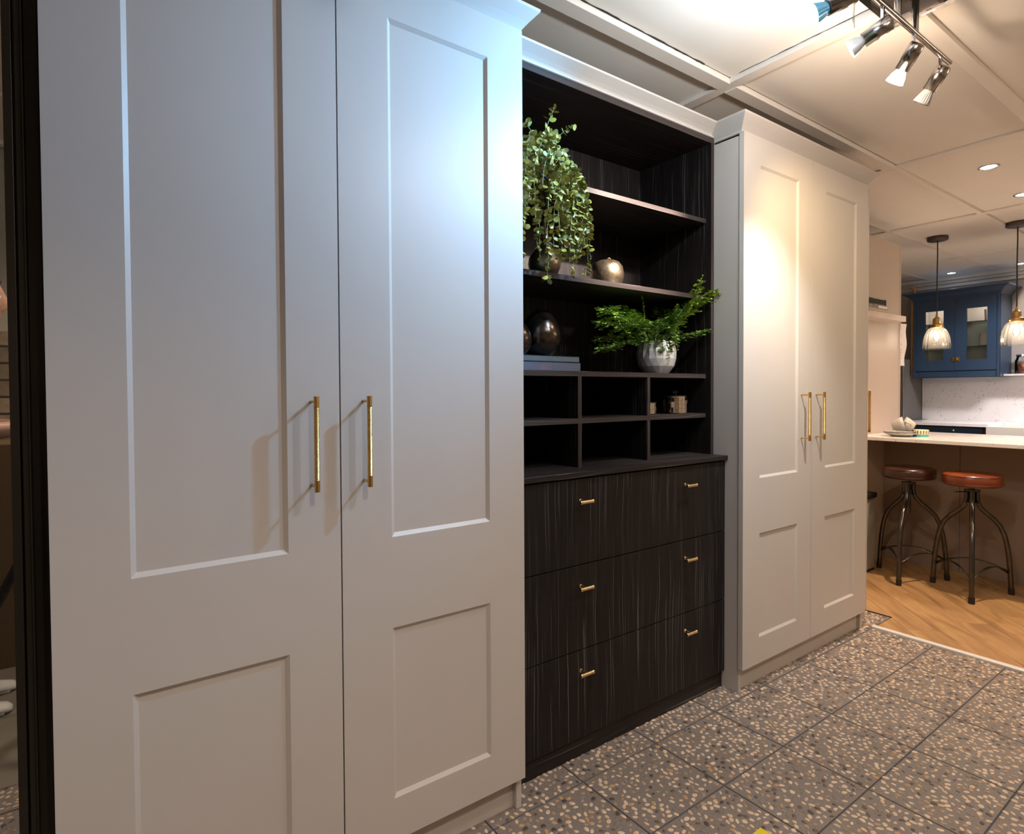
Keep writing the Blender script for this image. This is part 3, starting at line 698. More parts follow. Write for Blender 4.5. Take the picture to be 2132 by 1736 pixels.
# ---- trailing plant
tp = thing('trailing_plant', 'artificial trailing plant with round sage-green leaves hanging down from above the vase', 'plant', (1.18, 1.44, 1.68))
base = Vector(tp.location); rl = random.Random(11)
lv = []
for vi in range(5):
    rr_ = random.Random(vi); a = 0.0088+0.0014*rr_.random(); b = a*rr_.uniform(0.75, 0.95); cup = rr_.uniform(0.001, 0.003); nn = 8
    vs = [(0, 0, 0)]+[(0.0+a*(1-cos(2*pi*k/nn)), b*sin(2*pi*k/nn), cup*(abs(sin(2*pi*k/nn)))+cup*0.6*(1-cos(2*pi*k/nn))) for k in range(nn)]
    vs.append((a, 0, -cup*0.4)); c = len(vs)-1
    me = bpy.data.meshes.new('leaf'); me.from_pydata(vs, [], [(1+k, 1+(k+1) % nn, c) for k in range(nn)])
    me.polygons.foreach_set('use_smooth', [True]*nn); me.materials.append(LEAFA); lv.append(me)
allleaf = []
def strand(p0, d0, L, droop, wob, nleaf):
    p = Vector(p0); d = Vector(d0).normalized(); step = 0.012; pts_ = [p.copy()]
    s = 0.0
    while s < L:
        d = (d + Vector((rl.uniform(-wob, wob), rl.uniform(-wob, wob), -droop))).normalized()
        p = p+d*step
        p.y = min(max(p.y, 1.325), 1.412) if p.z > 1.55 else min(max(p.y, 1.325), 1.40)
        p.x = max(p.x, 0.99)
        if p.z > 2.07: p.z = 2.07
        pts_.append(p.copy()); s += step
    G().tube([q-base for q in pts_], 0.0011, 4, caps=False).obj('stem', STEMA, tp)
    k = 1
    while k < len(pts_):
        q = pts_[k]; dd = (pts_[k]-pts_[k-1]).normalized()
        side = dd.orthogonal().normalized(); side.rotate(Matrix.Rotation(rl.uniform(0, 6.28), 3, dd))
        for sg in (1, -1):
            if rl.random() < 0.93:
                ld = (side*sg+dd*0.35+Vector((0, 0, -0.1))).normalized(); up_ = dd.cross(ld); 
                allleaf.append((q.copy(), ld, rl.uniform(0, 6.28), rl.uniform(0.7, 1.12)))
        k += rl.choice((1, 1, 2))
top = Vector((1.115, 1.375, 1.875))
G().tube([Vector((1.210, 1.492, 1.675))-base, Vector((1.190, 1.455, 1.73))-base, Vector((1.150, 1.400, 1.80))-base, top-base], 0.004, 8).obj('main_stem', STEMA, tp)
for i in range(44):
    a = rl.uniform(0, 2*pi); L = rl.uniform(0.16, 0.36)
    st = top+Vector((rl.uniform(-.05, .05), rl.uniform(-.02, .03), rl.uniform(-0.10, 0.03)))
    strand(st, (cos(a)*0.9+0.05, sin(a)*0.5-0.05, rl.uniform(0.0, 0.7)), L, 0.19, 0.14, 0)
for i in range(8):
    st = top+Vector((rl.uniform(-.03, .05), -0.03, -0.05))
    strand(st, (rl.uniform(0.2, 1.0), -0.25, 0.25), rl.uniform(0.25, 0.40), 0.19, 0.10, 0)
strand(top, (0.02, -0.05, 1), 0.11, 0.0, 0.15, 0); strand(top+Vector((0.02, 0, 0)), (0.5, -0.1, 0.8), 0.10, 0.02, 0.15, 0)
strand(top+Vector((-0.03, 0, 0)), (-0.4, -0.1, 0.8), 0.07, 0.02, 0.15, 0)
strand(Vector((1.17, 1.37, 1.72)), (0.4, -0.1, -0.8), 0.16, 0.15, 0.1, 0); strand(Vector((1.08, 1.36, 1.70)), (0.0, -0.1, -0.9), 0.16, 0.15, 0.06, 0)
def leaf_mat(q, ld, tw, sc):
    x = ld; y = x.orthogonal().normalized(); y.rotate(Matrix.Rotation(tw, 3, x)); z = x.cross(y)
    m = Matrix(((x.x, y.x, z.x, q.x), (x.y, y.y, z.y, q.y), (x.z, y.z, z.z, q.z), (0, 0, 0, 1))); return m @ Matrix.Diagonal((sc, sc, sc, 1))
rl.shuffle(allleaf)
allleaf.sort(key=lambda t: t[0].y - 0.35*t[0].x)
gs = G()
for i, (q, ld, tw, sc) in enumerate(allleaf):
    mm = leaf_mat(q-base, ld, tw, sc)
    if i < 295:
        o = bpy.data.objects.new('leaf', rl.choice(lv)); COL.objects.link(o); o.parent = tp; o.matrix_local = mm
    else:
        me = rl.choice(lv); gs.add([mm @ v.co for v in me.vertices], [tuple(p.vertices) for p in me.polygons], True)
o = gs.obj('leaves', LEAFA, tp); o['kind'] = 'stuff'

# ---- fern in the silver pot
fp = thing('fern', 'bright green maidenhair fern spreading over the silver pot', 'plant', (px_, py_, 1.325)); fb = Vector(fp.location)
def frond(p0, pend, arch, width, mt_, seed, steps=24, sub=True):
    rr_ = random.Random(seed); p0 = Vector(p0); p1 = Vector(pend); d = p1-p0; L = d.length
    sd = d.cross(Vector((0, 0, 1))).normalized(); un = Vector((0, 0, 1)); pth = []
    for k in range(steps+1):
        t = k/steps; pth.append(p0+d*t+un*(arch*4*t*(1-t)) + sd*0.01*sin(t*5+seed))
    g = G()
    g.tube([q-fb for q in pth], [0.0014*(1-0.7*k/steps) for k in range(steps+1)], 5, caps=False)
    frs = [(0, 0)]
    def leaflet(q, dr, nrm, s):
        dr = dr.normalized(); b_ = nrm.cross(dr).normalized(); nr = dr.cross(b_)
        vs = [q, q+dr*s*0.40-b_*s*0.26, q+dr*s*0.88-b_*s*0.46+nr*s*0.1, q+dr*s*1.06+nr*s*0.15, q+dr*s*0.88+b_*s*0.46+nr*s*0.1, q+dr*s*0.40+b_*s*0.26]
        g.add([v-fb for v in vs], [(0, 1, 2, 3), (0, 3, 4, 5)], False)
    for k in range(int(steps*0.28), steps+1):
        t = k/steps; dd = (pth[min(k+1, steps)]-pth[max(k-1, 0)]).normalized(); w = width*sin(pi*min(1, (t-0.2)/0.8*0.85+0.12))**0.8
        for sg in (1, -1):
            side = (sd*sg*rr_.uniform(0.75, 1)+dd*0.55+Vector((0, 0, rr_.uniform(-0.5, 0.3)))).normalized()
            if sub and w > 0.02:
                m_ = max(3, int(w/0.0105)); q0 = pth[k]
                g.tube([q0-fb, q0+side*w*0.5-fb, q0+side*w+Vector((0, 0, -0.1*w))-fb], 0.0005, 3, caps=False)
                for j in range(1, m_+1):
                    q = q0+side*w*j/m_+Vector((0, 0, -0.1*w*(j/m_)**2)); bn = Vector((rr_.uniform(-.5, .5), rr_.uniform(-.5, .5), 1)).normalized(); per = bn.cross(side).normalized()
                    s_ = rr_.uniform(0.0090, 0.0128)
                    for s2 in (1, -1):
                        leaflet(q, side*0.6+per*s2, bn, s_)
                leaflet(q, side, bn, s_)
            else: leaflet(pth[k], side, Vector((rr_.uniform(-.5, .5), rr_.uniform(-.5, .5), 1)).normalized(), rr_.uniform(0.006, 0.009))
    return g.obj('frond', mt_, fp)
fc = Vector((px_, py_, 1.335))
FR = [((-0.33, -0.02, 0.10), 0.03, 0.055, LEAFB), ((-0.31, 0.02, 0.06), 0.02, 0.05, LEAFB), ((-0.34, -0.03, -0.05), 0.02, 0.05, LEAFB), ((-0.24, -0.05, 0.03), 0.04, 0.055, LEAFB),
      ((-0.22, 0.06, 0.10), 0.03, 0.05, LEAFB), ((-0.16, 0.05, 0.12), 0.03, 0.05, LEAFB), ((-0.15, -0.06, -0.02), 0.05, 0.05, LEAFB), ((-0.07, 0.02, 0.18), 0.0, 0.016, LEAFY),
      ((-0.05, 0.05, 0.10), 0.02, 0.045, LEAFB), ((0.05, -0.03, 0.06), 0.05, 0.045, LEAFB), ((0.03, -0.08, -0.03), 0.06, 0.035, LEAFB), ((-0.02, -0.075, -0.07), 0.05, 0.032, LEAFB),
      ((0.17, -0.09, 0.26), -0.01, 0.045, LEAFY), ((0.33, -0.13, 0.20), 0.06, 0.05, LEAFY), ((0.24, -0.11, 0.20), 0.05, 0.045, LEAFY), ((0.18, -0.04, 0.14), 0.03, 0.045, LEAFB), ((0.37, -0.15, 0.09), 0.01, 0.018, LEAFB),
      ((0.20, -0.10, 0.045), 0.01, 0.03, LEAFB), ((0.14, 0.02, 0.10), 0.02, 0.05, LEAFB), ((0.17, -0.08, 0.15), 0.06, 0.045, LEAFB), ((0.06, -0.05, 0.14), 0.0, 0.04, LEAFB), ((-0.27, 0.05, 0.0), 0.02, 0.05, LEAFB), ((-0.10, -0.07, 0.06), 0.03, 0.045, LEAFB), ((0.08, 0.05, 0.15), 0.0, 0.04, LEAFB)]
for k, (e_, ar, wd_, m_) in enumerate(FR):
    a = math.atan2(e_[1], e_[0]); frond(fc+Vector((0.035*cos(a), 0.035*sin(a), 0)), fc+Vector(e_), ar, wd_, m_, k)

# ================================================================== CEILING SPOT FIXTURE
BZ = 2.178; BY = 0.705
fx = thing('spotlight_bar', 'chrome ceiling spotlight bar with swivelling heads and a glass-edged plate', 'ceiling light', (1.98, 0.72, CEIL)); f0 = fx.location.copy()
fparts = []
bar = G(); bar.cyl((0.60, BY, BZ), (2.215, BY, BZ), 0.0075, n=20); bar.lathe([(0.0075, 0), (0.006, 0.004), (0.0, 0.0055)], (2.215, BY, BZ), 20, (1, 0, 0)); fparts.append(bar.obj('bar', NICKEL, fx))
fparts.append(B(1.74, 2.04, 0.60, 0.795, 2.262, 2.268).obj('glass_plate', GLASS, fx, 0.001))
fparts.append(G().box(1.76, 2.02, 0.615, 0.735, 2.268, 2.276).box(1.80, 1.98, 0.64, 0.72, 2.276, 2.295).obj('mounting_plate', NICKEL, fx, 0.001))
fparts.append(G().cyl((1.83, BY, BZ), (1.83, BY, 2.265), 0.009, n=16).cyl((1.95, BY, BZ), (1.95, BY, 2.265), 0.009, n=16).obj('standoff', CHROME, fx))
fparts.append(G().box(1.70, 1.73, 0.74, 0.77, 2.268, 2.282).obj('clip', BLACK, fx))
fparts.append(G().cyl((2.00, 0.64, 2.250), (2.00, 0.64, 2.262), 0.012, n=16).obj('cap_nut', CHROME, fx))
HEADS = [(1.535, (0.98, 1.268, 1.80), 'blue'), (1.737, (1.50, 1.40, 1.80), 'niche'), (1.938, (2.14, 1.268, 1.53), 'warm'), (2.14, (2.20, 1.30, 1.35), 'ledoff'), (1.20, (0.9, 0.2, 1.2), 'off'), (0.90, (0.6, 0.2, 1.2), 'off')]
GREYCER = plain('grey_reflector', (0.30, 0.28, 0.26), 0.35, 0.2, 0.03, 20, 0)
LEDW = plain('white_led_body', (0.26, 0.25, 0.25), 0.4, 0, 0.03, 20, 0)
LEDBODY = plain('blue_tinted_led_body', (0.10, 0.32, 0.50), 0.3, 0.3, 0.1, 20, 0)
lamps_face = {}
for (hx_, aim, kind) in HEADS:
    pv = Vector((hx_, BY+0.004, BZ-0.048)); d = (Vector(aim)-pv).normalized(); L0 = 0.045
    g = G(); g.box(hx_-0.005, hx_+0.005, BY-0.004, BY+0.004, BZ-0.050, BZ-0.004); st = g.obj('swivel_stem', CHROME, fx, 0.001); fparts.append(st)
    # housing starts behind the pivot
    a = pv-d*0.028+Vector((0, 0, -0.012)); hd = G(); hd.lathe([(0.0, 0.0), (0.017, 0.001), (0.0208, 0.005), (0.0208, 0.047), (0.0194, 0.0475), (0.0194, 0.072), (0.0155, 0.072), (0.0150, 0.060)], a, 28, d, closed_ends=False)
    h = hd.obj('lamp_head', NICKEL, fx); fparts.append(h)
    b0 = a+d*0.066
    if kind == 'ledoff' or kind == 'blue':
        bl = G(); mm = LEDW if kind == 'ledoff' else LEDBODY
        bl.lathe([(0.013, 0.0), (0.0155, 0.010), (0.0185, 0.018), (0.0245, 0.038), (0.0255, 0.042), (0.0235, 0.044)], b0, 40, d, smooth=False, flute=lambda i, j: (-0.09 if (i % 2 and j in (2, 3)) else 0.0), closed_ends=False)
        o = bl.obj('bulb', mm, h); fparts.append(o)
        fc_ = G().lathe([(0.0235, 0.040), (0.012, 0.0445), (0.0, 0.046)], b0, 24, d, closed_ends=False).obj('bulb_face', E_BLUE if kind == 'blue' else LEDW, h); fparts.append(fc_)
    else:
        bl = G(); bl.lathe([(0.0125, 0.0), (0.014, 0.010), (0.0205, 0.022), (0.0245, 0.038), (0.0252, 0.041)], b0, 32, d, closed_ends=False)
        o = bl.obj('bulb', E_WARM if kind == 'warm' else GREYCER, h); fparts.append(o)
        fc_ = G().lathe([(0.0248, 0.039), (0.012, 0.037), (0.0, 0.036)], b0, 24, d, closed_ends=False).obj('bulb_face', E_WARM if kind in ('warm', 'niche') else STEEL, h); fparts.append(fc_)
    lamps_face[kind] = (b0+d*0.055, d, aim)
for p in fparts:
    for v in p.data.vertices: v.co -= f0
tag(G().tube([(1.565, 0.70, 2.18), (1.566, 0.70, 2.12), (1.565, 0.702, 2.075), (1.566, 0.70, 2.055)], [0.0018, 0.0015, 0.0022, 0.0012], 6).obj('plastic_strand', glassy('clear_plastic', (0.9, 0.86, 0.80), 0.12, 0.1)), 'thin clear plastic strand hanging from the spotlight bar', 'strand')
ln, dn, an = lamps_face['niche']
lamp('SPOT', 'niche_spot', ln, 70, (1.0, 0.84, 0.74), (1.56, 1.60, 1.66), 0.012, 46, 0.8)
lb, db, ab = lamps_face['blue']; lw, dw, aw = lamps_face['warm']
lamp('SPOT', 'led_spot_core', lb, 3.4, (0.84, 0.92, 1.0), (1.03, 1.268, 1.68), 0.018, 46, 0.9)
lamp('SPOT', 'led_spot_fringe', lb+db*0.002, 19, (0.03, 0.46, 1.0), (0.93, 1.268, 1.80), 0.02, 84, 0.95)
lamp('POINT', 'led_spill', lb+db*0.01, 4.4, (0.74, 0.88, 1.0), size=0.02)
lamp('SPOT', 'halogen_spot', lw, 15, (1.0, 0.95, 0.90), (2.12, 1.268, 1.24), 0.018, 68, 1.0)
lamp('SPOT', 'halogen_fringe', lw+dw*0.002, 7, (1.0, 0.72, 0.36), (2.48, 1.268, 1.62), 0.02, 84, 1.0)
lamp('POINT', 'halogen_spill', lw+dw*0.01, 1.4, (1.0, 0.76, 0.56), size=0.02)

# second spotlight bar, above and behind the camera's field of view; lights the near wardrobe
f2 = thing('spotlight_bar', 'second spotlight bar on the ceiling outside the frame, above the camera', 'ceiling light', (1.35, 0.27, CEIL)); f0 = f2.location.copy()
q = [G().cyl((1.1, 0.27, BZ), (1.6, 0.27, BZ), 0.0075, n=16).obj('bar', NICKEL, f2), G().cyl((1.35, 0.27, BZ), (1.35, 0.27, CEIL), 0.02, n=16).obj('standoff', CHROME, f2)]
for (hx_, aim) in ((1.22, (0.2, 1.268, 1.15)), (1.48, (1.5, 1.4, 0.9))):
    pv = Vector((hx_, 0.275, BZ-0.05)); d = (Vector(aim)-pv).normalized()
    h = G().lathe([(0.0, 0.0), (0.0165, 0.005), (0.0165, 0.072), (0.014, 0.072)], pv-d*0.03, 20, d, closed_ends=False).obj('lamp_head', NICKEL, f2)
    b_ = G().lathe([(0.0125, 0.06), (0.025, 0.10), (0.0, 0.098)], pv-d*0.03, 20, d, closed_ends=False).obj('bulb', E_BLUE, h); q += [h, b_]
    lamp('SPOT', 'front_spot', pv+d*0.085, 4.2 if hx_ < 1.3 else 2.6, (0.80, 0.84, 1.0), aim, 0.02, 90, 1.0)
    lamp('POINT', 'front_fill', pv+d*0.09, 0.8, (1.0, 0.84, 0.72), size=0.02)  # warm fill added to lift the ceiling, apart from the cool bulb
for p in q:
    for v in p.data.vertices: v.co -= f0

# unseen third spotlight bar, added to brighten the ceiling on the right
f3 = thing('spotlight_bar', 'added third spotlight bar outside the frame, fill for the ceiling towards the kitchen', 'ceiling light', (3.5, -0.35, CEIL)); f0 = f3.location.copy()
q = [G().cyl((3.2, -0.35, BZ), (3.8, -0.35, BZ), 0.0075, n=16).obj('bar', NICKEL, f3), G().cyl((3.5, -0.35, BZ), (3.5, -0.35, CEIL), 0.02, n=16).obj('standoff', CHROME, f3)]
for hx_ in (3.3, 3.7):
    pv = Vector((hx_, -0.345, BZ-0.05)); d = Vector((0, -0.5, -1)).normalized()
    h = G().lathe([(0.0, 0.0), (0.0165, 0.005), (0.0165, 0.072), (0.014, 0.072)], pv-d*0.03, 20, d, closed_ends=False).obj('lamp_head', NICKEL, f3)
    b_ = G().lathe([(0.0125, 0.06), (0.025, 0.10), (0.0, 0.098)], pv-d*0.03, 20, d, closed_ends=False).obj('bulb', E_WARM, h); q += [h, b_]
    lamp('POINT', 'bar_fill', pv+d*0.09, 2.6, (1.0, 0.80, 0.62), size=0.02)
for p in q:
    for v in p.data.vertices: v.co -= f0

# downlights
def downlight(x, y, label, r=0.046):
    t = thing('downlight', label, 'ceiling light', (x, y, CEIL), group='recessed ceiling downlights')
    G().lathe([(r, -0.001), (r, -0.004), (r*0.90, -0.006), (r*0.80, -0.005), (r*0.74, -0.001)], n=32, closed_ends=False).obj('ring', CHROME, t)
    G().lathe([(r*0.74, -0.002), (0.0, -0.0025)], n=24, closed_ends=False).obj('lens', E_DOWN, t)
    return t
downlight(3.79, 1.03, 'chrome-ringed downlight nearest the spotlight bar, right of the wardrobe top')
downlight(4.487, 1.054, 'downlight cut by the right edge of the picture, above the right pendant')
downlight(6.921, 2.168, 'small square-looking downlight above the blue cabinet')
downlight(6.935, 1.63, 'small downlight at the right edge, right of the far pendant cable')
downlight(6.0, 0.9, 'unseen downlight added over the sink to brighten the backsplash')
for (x, y, *_r), w_ in zip(DOWN[4:], ('just behind the camera by the mirror', 'added as fill behind the camera opposite the dark drawers', 'added as fill opposite the end of the right wardrobe', 'added as fill behind the breakfast bar near the kitchen', 'added as fill over the kitchen aisle in front of the sink', 'added as fill above the mirror end of the room')): downlight(x, y, 'downlight outside the frame, '+w_)

# ================================================================== BREAKFAST BAR
ep = thing('tall_end_panel', 'tall cream end panel rising beside the breakfast bar', 'panel', (3.85, 1.775, 0)); o0 = ep.location.copy()
q = [B(3.03, 4.655, 1.765, 1.785, 0, 2.169).obj('board', CREAM, ep), B(4.655, 4.672, 1.762, 1.786, 0, 2.172).obj('edge_strip', CREAM, ep, 0.001)]
for p in q:
    for v in p.data.vertices: v.co -= o0
BASEP = plain('shade_darkened_board', (0.26, 0.195, 0.15), 0.5, var=0.03, nscale=4, bmp=0.03)  # cream base board with the shade under the worktop put into its colour
pn = thing('breakfast_bar', 'breakfast bar with a speckled quartz top over a cream panelled base, stools in front', 'breakfast bar', (4.44, 1.0, 0)); o0 = pn.location.copy()
q = []
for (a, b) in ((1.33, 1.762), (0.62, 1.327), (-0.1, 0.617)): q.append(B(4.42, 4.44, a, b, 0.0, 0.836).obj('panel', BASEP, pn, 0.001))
q.append(B(3.953, 4.70, -0.1, 1.763, 0.836, 0.858).obj('worktop', QUARTZ, pn, 0.002))
q.append(B(4.66, 4.68, -0.1, 1.0, 0.0, 0.836).obj('back_panel', CREAM, pn, 0.001))
for p in q:
    for v in p.data.vertices: v.co -= o0

# wall shelf with books
ws = B(3.10, 4.458, 1.65, 1.764, 1.605, 1.642).obj('floating_shelf', plain('white_oak_laminate', (0.62, 0.52, 0.45), 0.5, var=0.05, nscale=8), None, 0.001)
tag(ws, 'pale floating shelf with three stacked books on the cream panel', 'shelf')
BK1 = plain('black_cover', (0.03, 0.027, 0.025), 0.25, var=0.4, nscale=60, coat=0.5); BK2 = plain('grey_photo_cover', (0.25, 0.22, 0.20), 0.4, var=0.6, nscale=40); BK3 = plain('beige_cover', (0.50, 0.42, 0.33), 0.45, var=0.05)
def book2(label, x0, x1, y0, y1, z0, z1, m, bands=None):
    t = thing('book', label, 'book', ((x0+x1)/2, (y0+y1)/2, z0), group='books stacked on the floating shelf'); o_ = t.location.copy(); th = 0.003
    q = [G().box(x0, x1, y0, y1, z0, z0+th).box(x0, x1, y0, y1, z1-th, z1).box(x0, x1, y0, y0+th, z0+th, z1-th).obj('cover', m, t, 0.0008), B(x0+0.006, x1-0.005, y0+th, y1-0.004, z0+th, z1-th).obj('pages', PAPER, t)]
    if bands:
        g = G()
        for (a, b) in bands: g.box(a, b, y0-0.0004, y0, z0+0.004, z1-0.004)
        q.append(g.obj('spine_label', PAPER, t))
    for p in q:
        for v in p.data.vertices: v.co -= o_
sy0, sy1 = 1.655, 1.757
book2('beige striped book at the bottom of the pile on the floating shelf', 3.93, 4.20, sy0+0.002, sy1, 1.642, 1.664, BK3)
book2('middle grey book with a pale spine label on the floating shelf', 3.92, 4.19, sy0, sy1, 1.664, 1.686, BK2, [(4.05, 4.18)])
book2('thick glossy black book on top of the pile on the floating shelf', 3.915, 4.165, sy0, sy1, 1.686, 1.726, BK1)
# hanging paper on the panel edge
g = G(); rows = 10
for side in (0, 1):
    for k in range(rows+1):
        z = 1.62-0.30*k/rows; xo = 0.004+0.006*sin(k*0.9)+0.01*(k/rows)
        for (x) in (4.676, 4.80): g.v.append((x+(0.004*sin(k*0.7) if x > 4.7 else 0), 1.768+side*0.0006+(xo if x > 4.7 else 0), z+(0.004 if x > 4.7 else 0)))
for side in (0, 1):
    b_ = side*(rows+1)*2
    for k in range(rows): g.f.append((b_+2*k, b_+2*k+1, b_+2*k+3, b_+2*k+2)); g.sm.append(True)
po = g.obj('hanging_paper', PAPER); tag(po, 'sheets of white paper hanging from the edge of the cream panel', 'paper')
ink = G(); rr_ = random.Random(4)
for k in range(26):
    z = 1.60-k*0.0095
    if rr_.random() < 0.75: ink.box(4.682, 4.682+rr_.uniform(0.01, 0.03), 1.7672, 1.7676, z, z+0.003)
tag(ink.obj('pen_lines', plain('grey_ink', (0.3, 0.28, 0.33), 0.8), po), None)

# stools
def stool(label, x, y, rz, m, zt, low):
    t = thing('bar_stool', label, 'stool', (x, y, 0), rz, 'industrial bar stools')
    R_ = 0.140; hs = 0.070
    G().lathe([(0.0, zt-hs), (R_-0.012, zt-hs), (R_-0.004, zt-hs+0.006), (R_, zt-hs+0.018), (R_, zt-0.022), (R_-0.005, zt-0.010), (R_-0.018, zt-0.003), (R_*0.5, zt), (0.0, zt+0.001)], n=48, closed_ends=False).obj('seat', m, t)
    g = G(); g.lathe([(R_+0.0008, zt-hs+0.012), (R_+0.002, zt-hs+0.0135), (R_+0.0008, zt-hs+0.015)], n=48, closed_ends=False); g.lathe([(R_-0.002, zt-0.014), (R_+0.0005, zt-0.0125), (R_-0.003, zt-0.011)], n=48, closed_ends=False); g.obj('seat_piping', m, t)
    zj = 0.585
    g = G(); g.cyl((0, 0, 0.40 if low else 0.50), (0, 0, zt-hs), 0.012, n=14); g.lathe([(0.012, z_) if k % 2 else (0.0135, z_) for k, z_ in enumerate([0.40+0.004*k for k in range(25)])], n=12, closed_ends=False) if low else None
    g.obj('screw_post', DARKMET, t)
    G().cyl((0, 0, zj-0.075), (0, 0, zj-0.068), 0.032, n=20).cyl((0, 0, zj-0.005), (0, 0, zj+0.002), 0.038, n=20).cyl((0, 0, zt-hs-0.006), (0, 0, zt-hs), 0.06, n=20).obj('collar', DARKMET, t)
    for k in range(4 if False else 3):
        a = k*2*pi/3+0.0
        def P(r, z): return (r*cos(a), r*sin(a), z)
        pl = [P(0.026, zj), P(0.026, 0.545), P(0.030, 0.515), P(0.045, 0.485), P(0.075, 0.455), P(0.110, 0.425), P(0.145, 0.385), P(0.168, 0.335), P(0.182, 0.28), P(0.193, 0.21), P(0.200, 0.13), P(0.206, 0.03)]
        leg = G().tube(pl, 0.0125, 14).obj('leg', DARKMET, t)
        G().cyl(P(0.2058, 0.035), P(0.208, 0.0), 0.0152, 0.0149, n=16).obj('rubber_foot', BLACK, leg)
        a2 = a+2*pi/3; rr0 = 0.194; pts_ = []
        A = Vector((rr0*cos(a), rr0*sin(a), 0.120)); B_ = Vector((rr0*cos(a2), rr0*sin(a2), 0.120))
        gg = G(); pr = []
        for s in range(15):
            u = s/14; q = A.lerp(B_, u); inw = -Vector((q.x, q.y, 0)).normalized()*0.0; q = q*1.0; q.z = 0.120+0.055*4*u*(1-u); pr.append(q+inw)
        vs = []
        for q in pr:
            for dz, dr in ((-0.0018, -0.009), (-0.0018, 0.009), (0.0018, 0.009), (0.0018, -0.009)):
                nrm = Vector((q.x, q.y, 0)).normalized(); vs.append(q+nrm*dr+Vector((0, 0, dz)))
        gg.add(vs, [(s*4+k_, s*4+(k_+1) % 4, (s+1)*4+(k_+1) % 4, (s+1)*4+k_) for s in range(14) for k_ in range(4)]+[(0, 1, 2, 3), (56, 57, 58, 59)], True); gg.obj('footrest', DARKMET, t)
    if not low:
        G().cyl((0.02, -0.01, zj-0.008), (0.085, -0.075, zj-0.006), 0.004, n=8).lathe([(0, -0.007), (0.006, -0.003), (0.006, 0.003), (0, 0.007)], (0.087, -0.077, zj-0.006), 10).obj('locking_lever', DARKMET, t)
    return t
# leg azimuths from the photograph: front leg towards the camera side
stool('leather bar stool nearer the wardrobe, shade put into its seat colour', 4.050, 1.478, math.atan2(1.445-1.478, 3.813-4.05), LEATHERD, 0.682, True)
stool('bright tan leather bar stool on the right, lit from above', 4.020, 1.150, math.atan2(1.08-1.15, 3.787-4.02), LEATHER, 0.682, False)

# waste bin beside the wardrobe
bn = thing('pedal_bin', 'pale grey bin with black lid half hidden by the wardrobe edge', 'bin', (3.94, 1.70, 0)); o0 = bn.location.copy()
q = [B(3.80, 4.066, 1.672, 1.76, 0.012, 0.462).obj('body', plain('grey_green_metal', (0.42, 0.42, 0.36), 0.3, 0.3), bn, 0.006, ), B(3.795, 4.075, 1.660, 1.762, 0.464, 0.497).obj('lid', BLACK, bn, 0.008), B(3.80, 4.066, 1.672, 1.76, 0.0, 0.012).obj('base', BLACK, bn, 0.002)]
for p in q:
    for v in p.data.vertices: v.co -= o0

# crockery on the bar
def saucer(label, x, y, z, r):
    t = thing('saucer', label, 'saucer', (x, y, z), group='stacked saucers on the breakfast bar')
    G().lathe([(0.0, 0.001), (r*0.52, 0.0), (r*0.55, 0.003), (r*0.8, 0.012), (r, 0.022), (r*0.995, 0.024), (r*0.78, 0.016), (r*0.5, 0.007), (0, 0.006)], n=40, closed_ends=False).obj('dish', STONEW, t); return t
saucer('lower grey stoneware saucer standing on the breakfast bar', 4.132, 1.556, 0.858, 0.092)
s2_ = saucer('upper grey stoneware saucer on top of the other one', 4.126, 1.560, 0.868, 0.090)
def cup(label, x, y, z, tilt, az, r, h):
    t = thing('cup', label, 'cup', (x, y, z), group='cups lying on the saucers')
    t.rotation_euler = (0, R(tilt), az)
    G().lathe([(0, 0.003), (r*0.52, 0.003), (r*0.53, 0.0), (r*0.58, 0.0), (r*0.60, 0.006), (r*0.72, h*0.2), (r*0.90, h*0.65), (r, h), (r*0.955, h), (r*0.85, h*0.6), (r*0.60, h*0.15), (0, h*0.1)], n=36, closed_ends=False).obj('bowl', STONEW, t)
    G().tube([(-r*0.3, r*0.85, h*0.8), (-r*0.4, r*1.2, h*0.8), (-r*0.4, r*1.3, h*0.55), (-r*0.35, r*1.05, h*0.3), (-r*0.25, r*0.72, h*0.28)], 0.0042, 8).obj('handle', STONEW, t); return t
# direction in the photo: rims lean to the right; right = away from the wall of the wardrobe
cup('left grey stoneware cup lying tilted on the saucers', 4.118, 1.598, 0.921, 76, math.atan2(-0.937, 0.35), 0.045, 0.066)
cup('right grey stoneware cup nested against the other cup', 4.160, 1.490, 0.914, 66, math.atan2(0.95, -0.22), 0.045, 0.062)
tr = thing('trinket_pot', 'small round pot with striped cream lid and turquoise base on the breakfast bar', 'pot', (4.19, 1.465, 0.858))
G().lathe([(0, 0), (0.041, 0), (0.042, 0.002), (0.042, 0.014), (0.0, 0.014)], n=36, closed_ends=False).obj('base', plain('turquoise_glaze', (0.05, 0.36, 0.30), 0.35), tr)
lid = G().lathe([(0, 0.0145), (0.043, 0.0145), (0.0435, 0.017), (0.0435, 0.041), (0.041, 0.043), (0, 0.043)], n=36, closed_ends=False).obj('lid', plain('cream_lid', (0.66, 0.55, 0.38), 0.5), tr)
g = G()
for k in range(18):
    a = 2*pi*k/18; c0 = Vector((cos(a), sin(a), 0)); t_ = Vector((-sin(a), cos(a), 0)); w = 0.0035
    vs = [c0*0.0432-t_*w, c0*0.0432+t_*w, c0*0.0440+t_*w, c0*0.0440-t_*w]
    g.add([v+Vector((0, 0, 0.019)) for v in vs]+[v+Vector((0, 0, 0.0395)) for v in vs], [(0, 1, 2, 3), (4, 5, 6, 7), (0, 1, 5, 4), (1, 2, 6, 5), (2, 3, 7, 6), (3, 0, 4, 7)])
g.obj('stripes', plain('bronze_stripe', (0.24, 0.15, 0.07), 0.4, 0.5), lid)

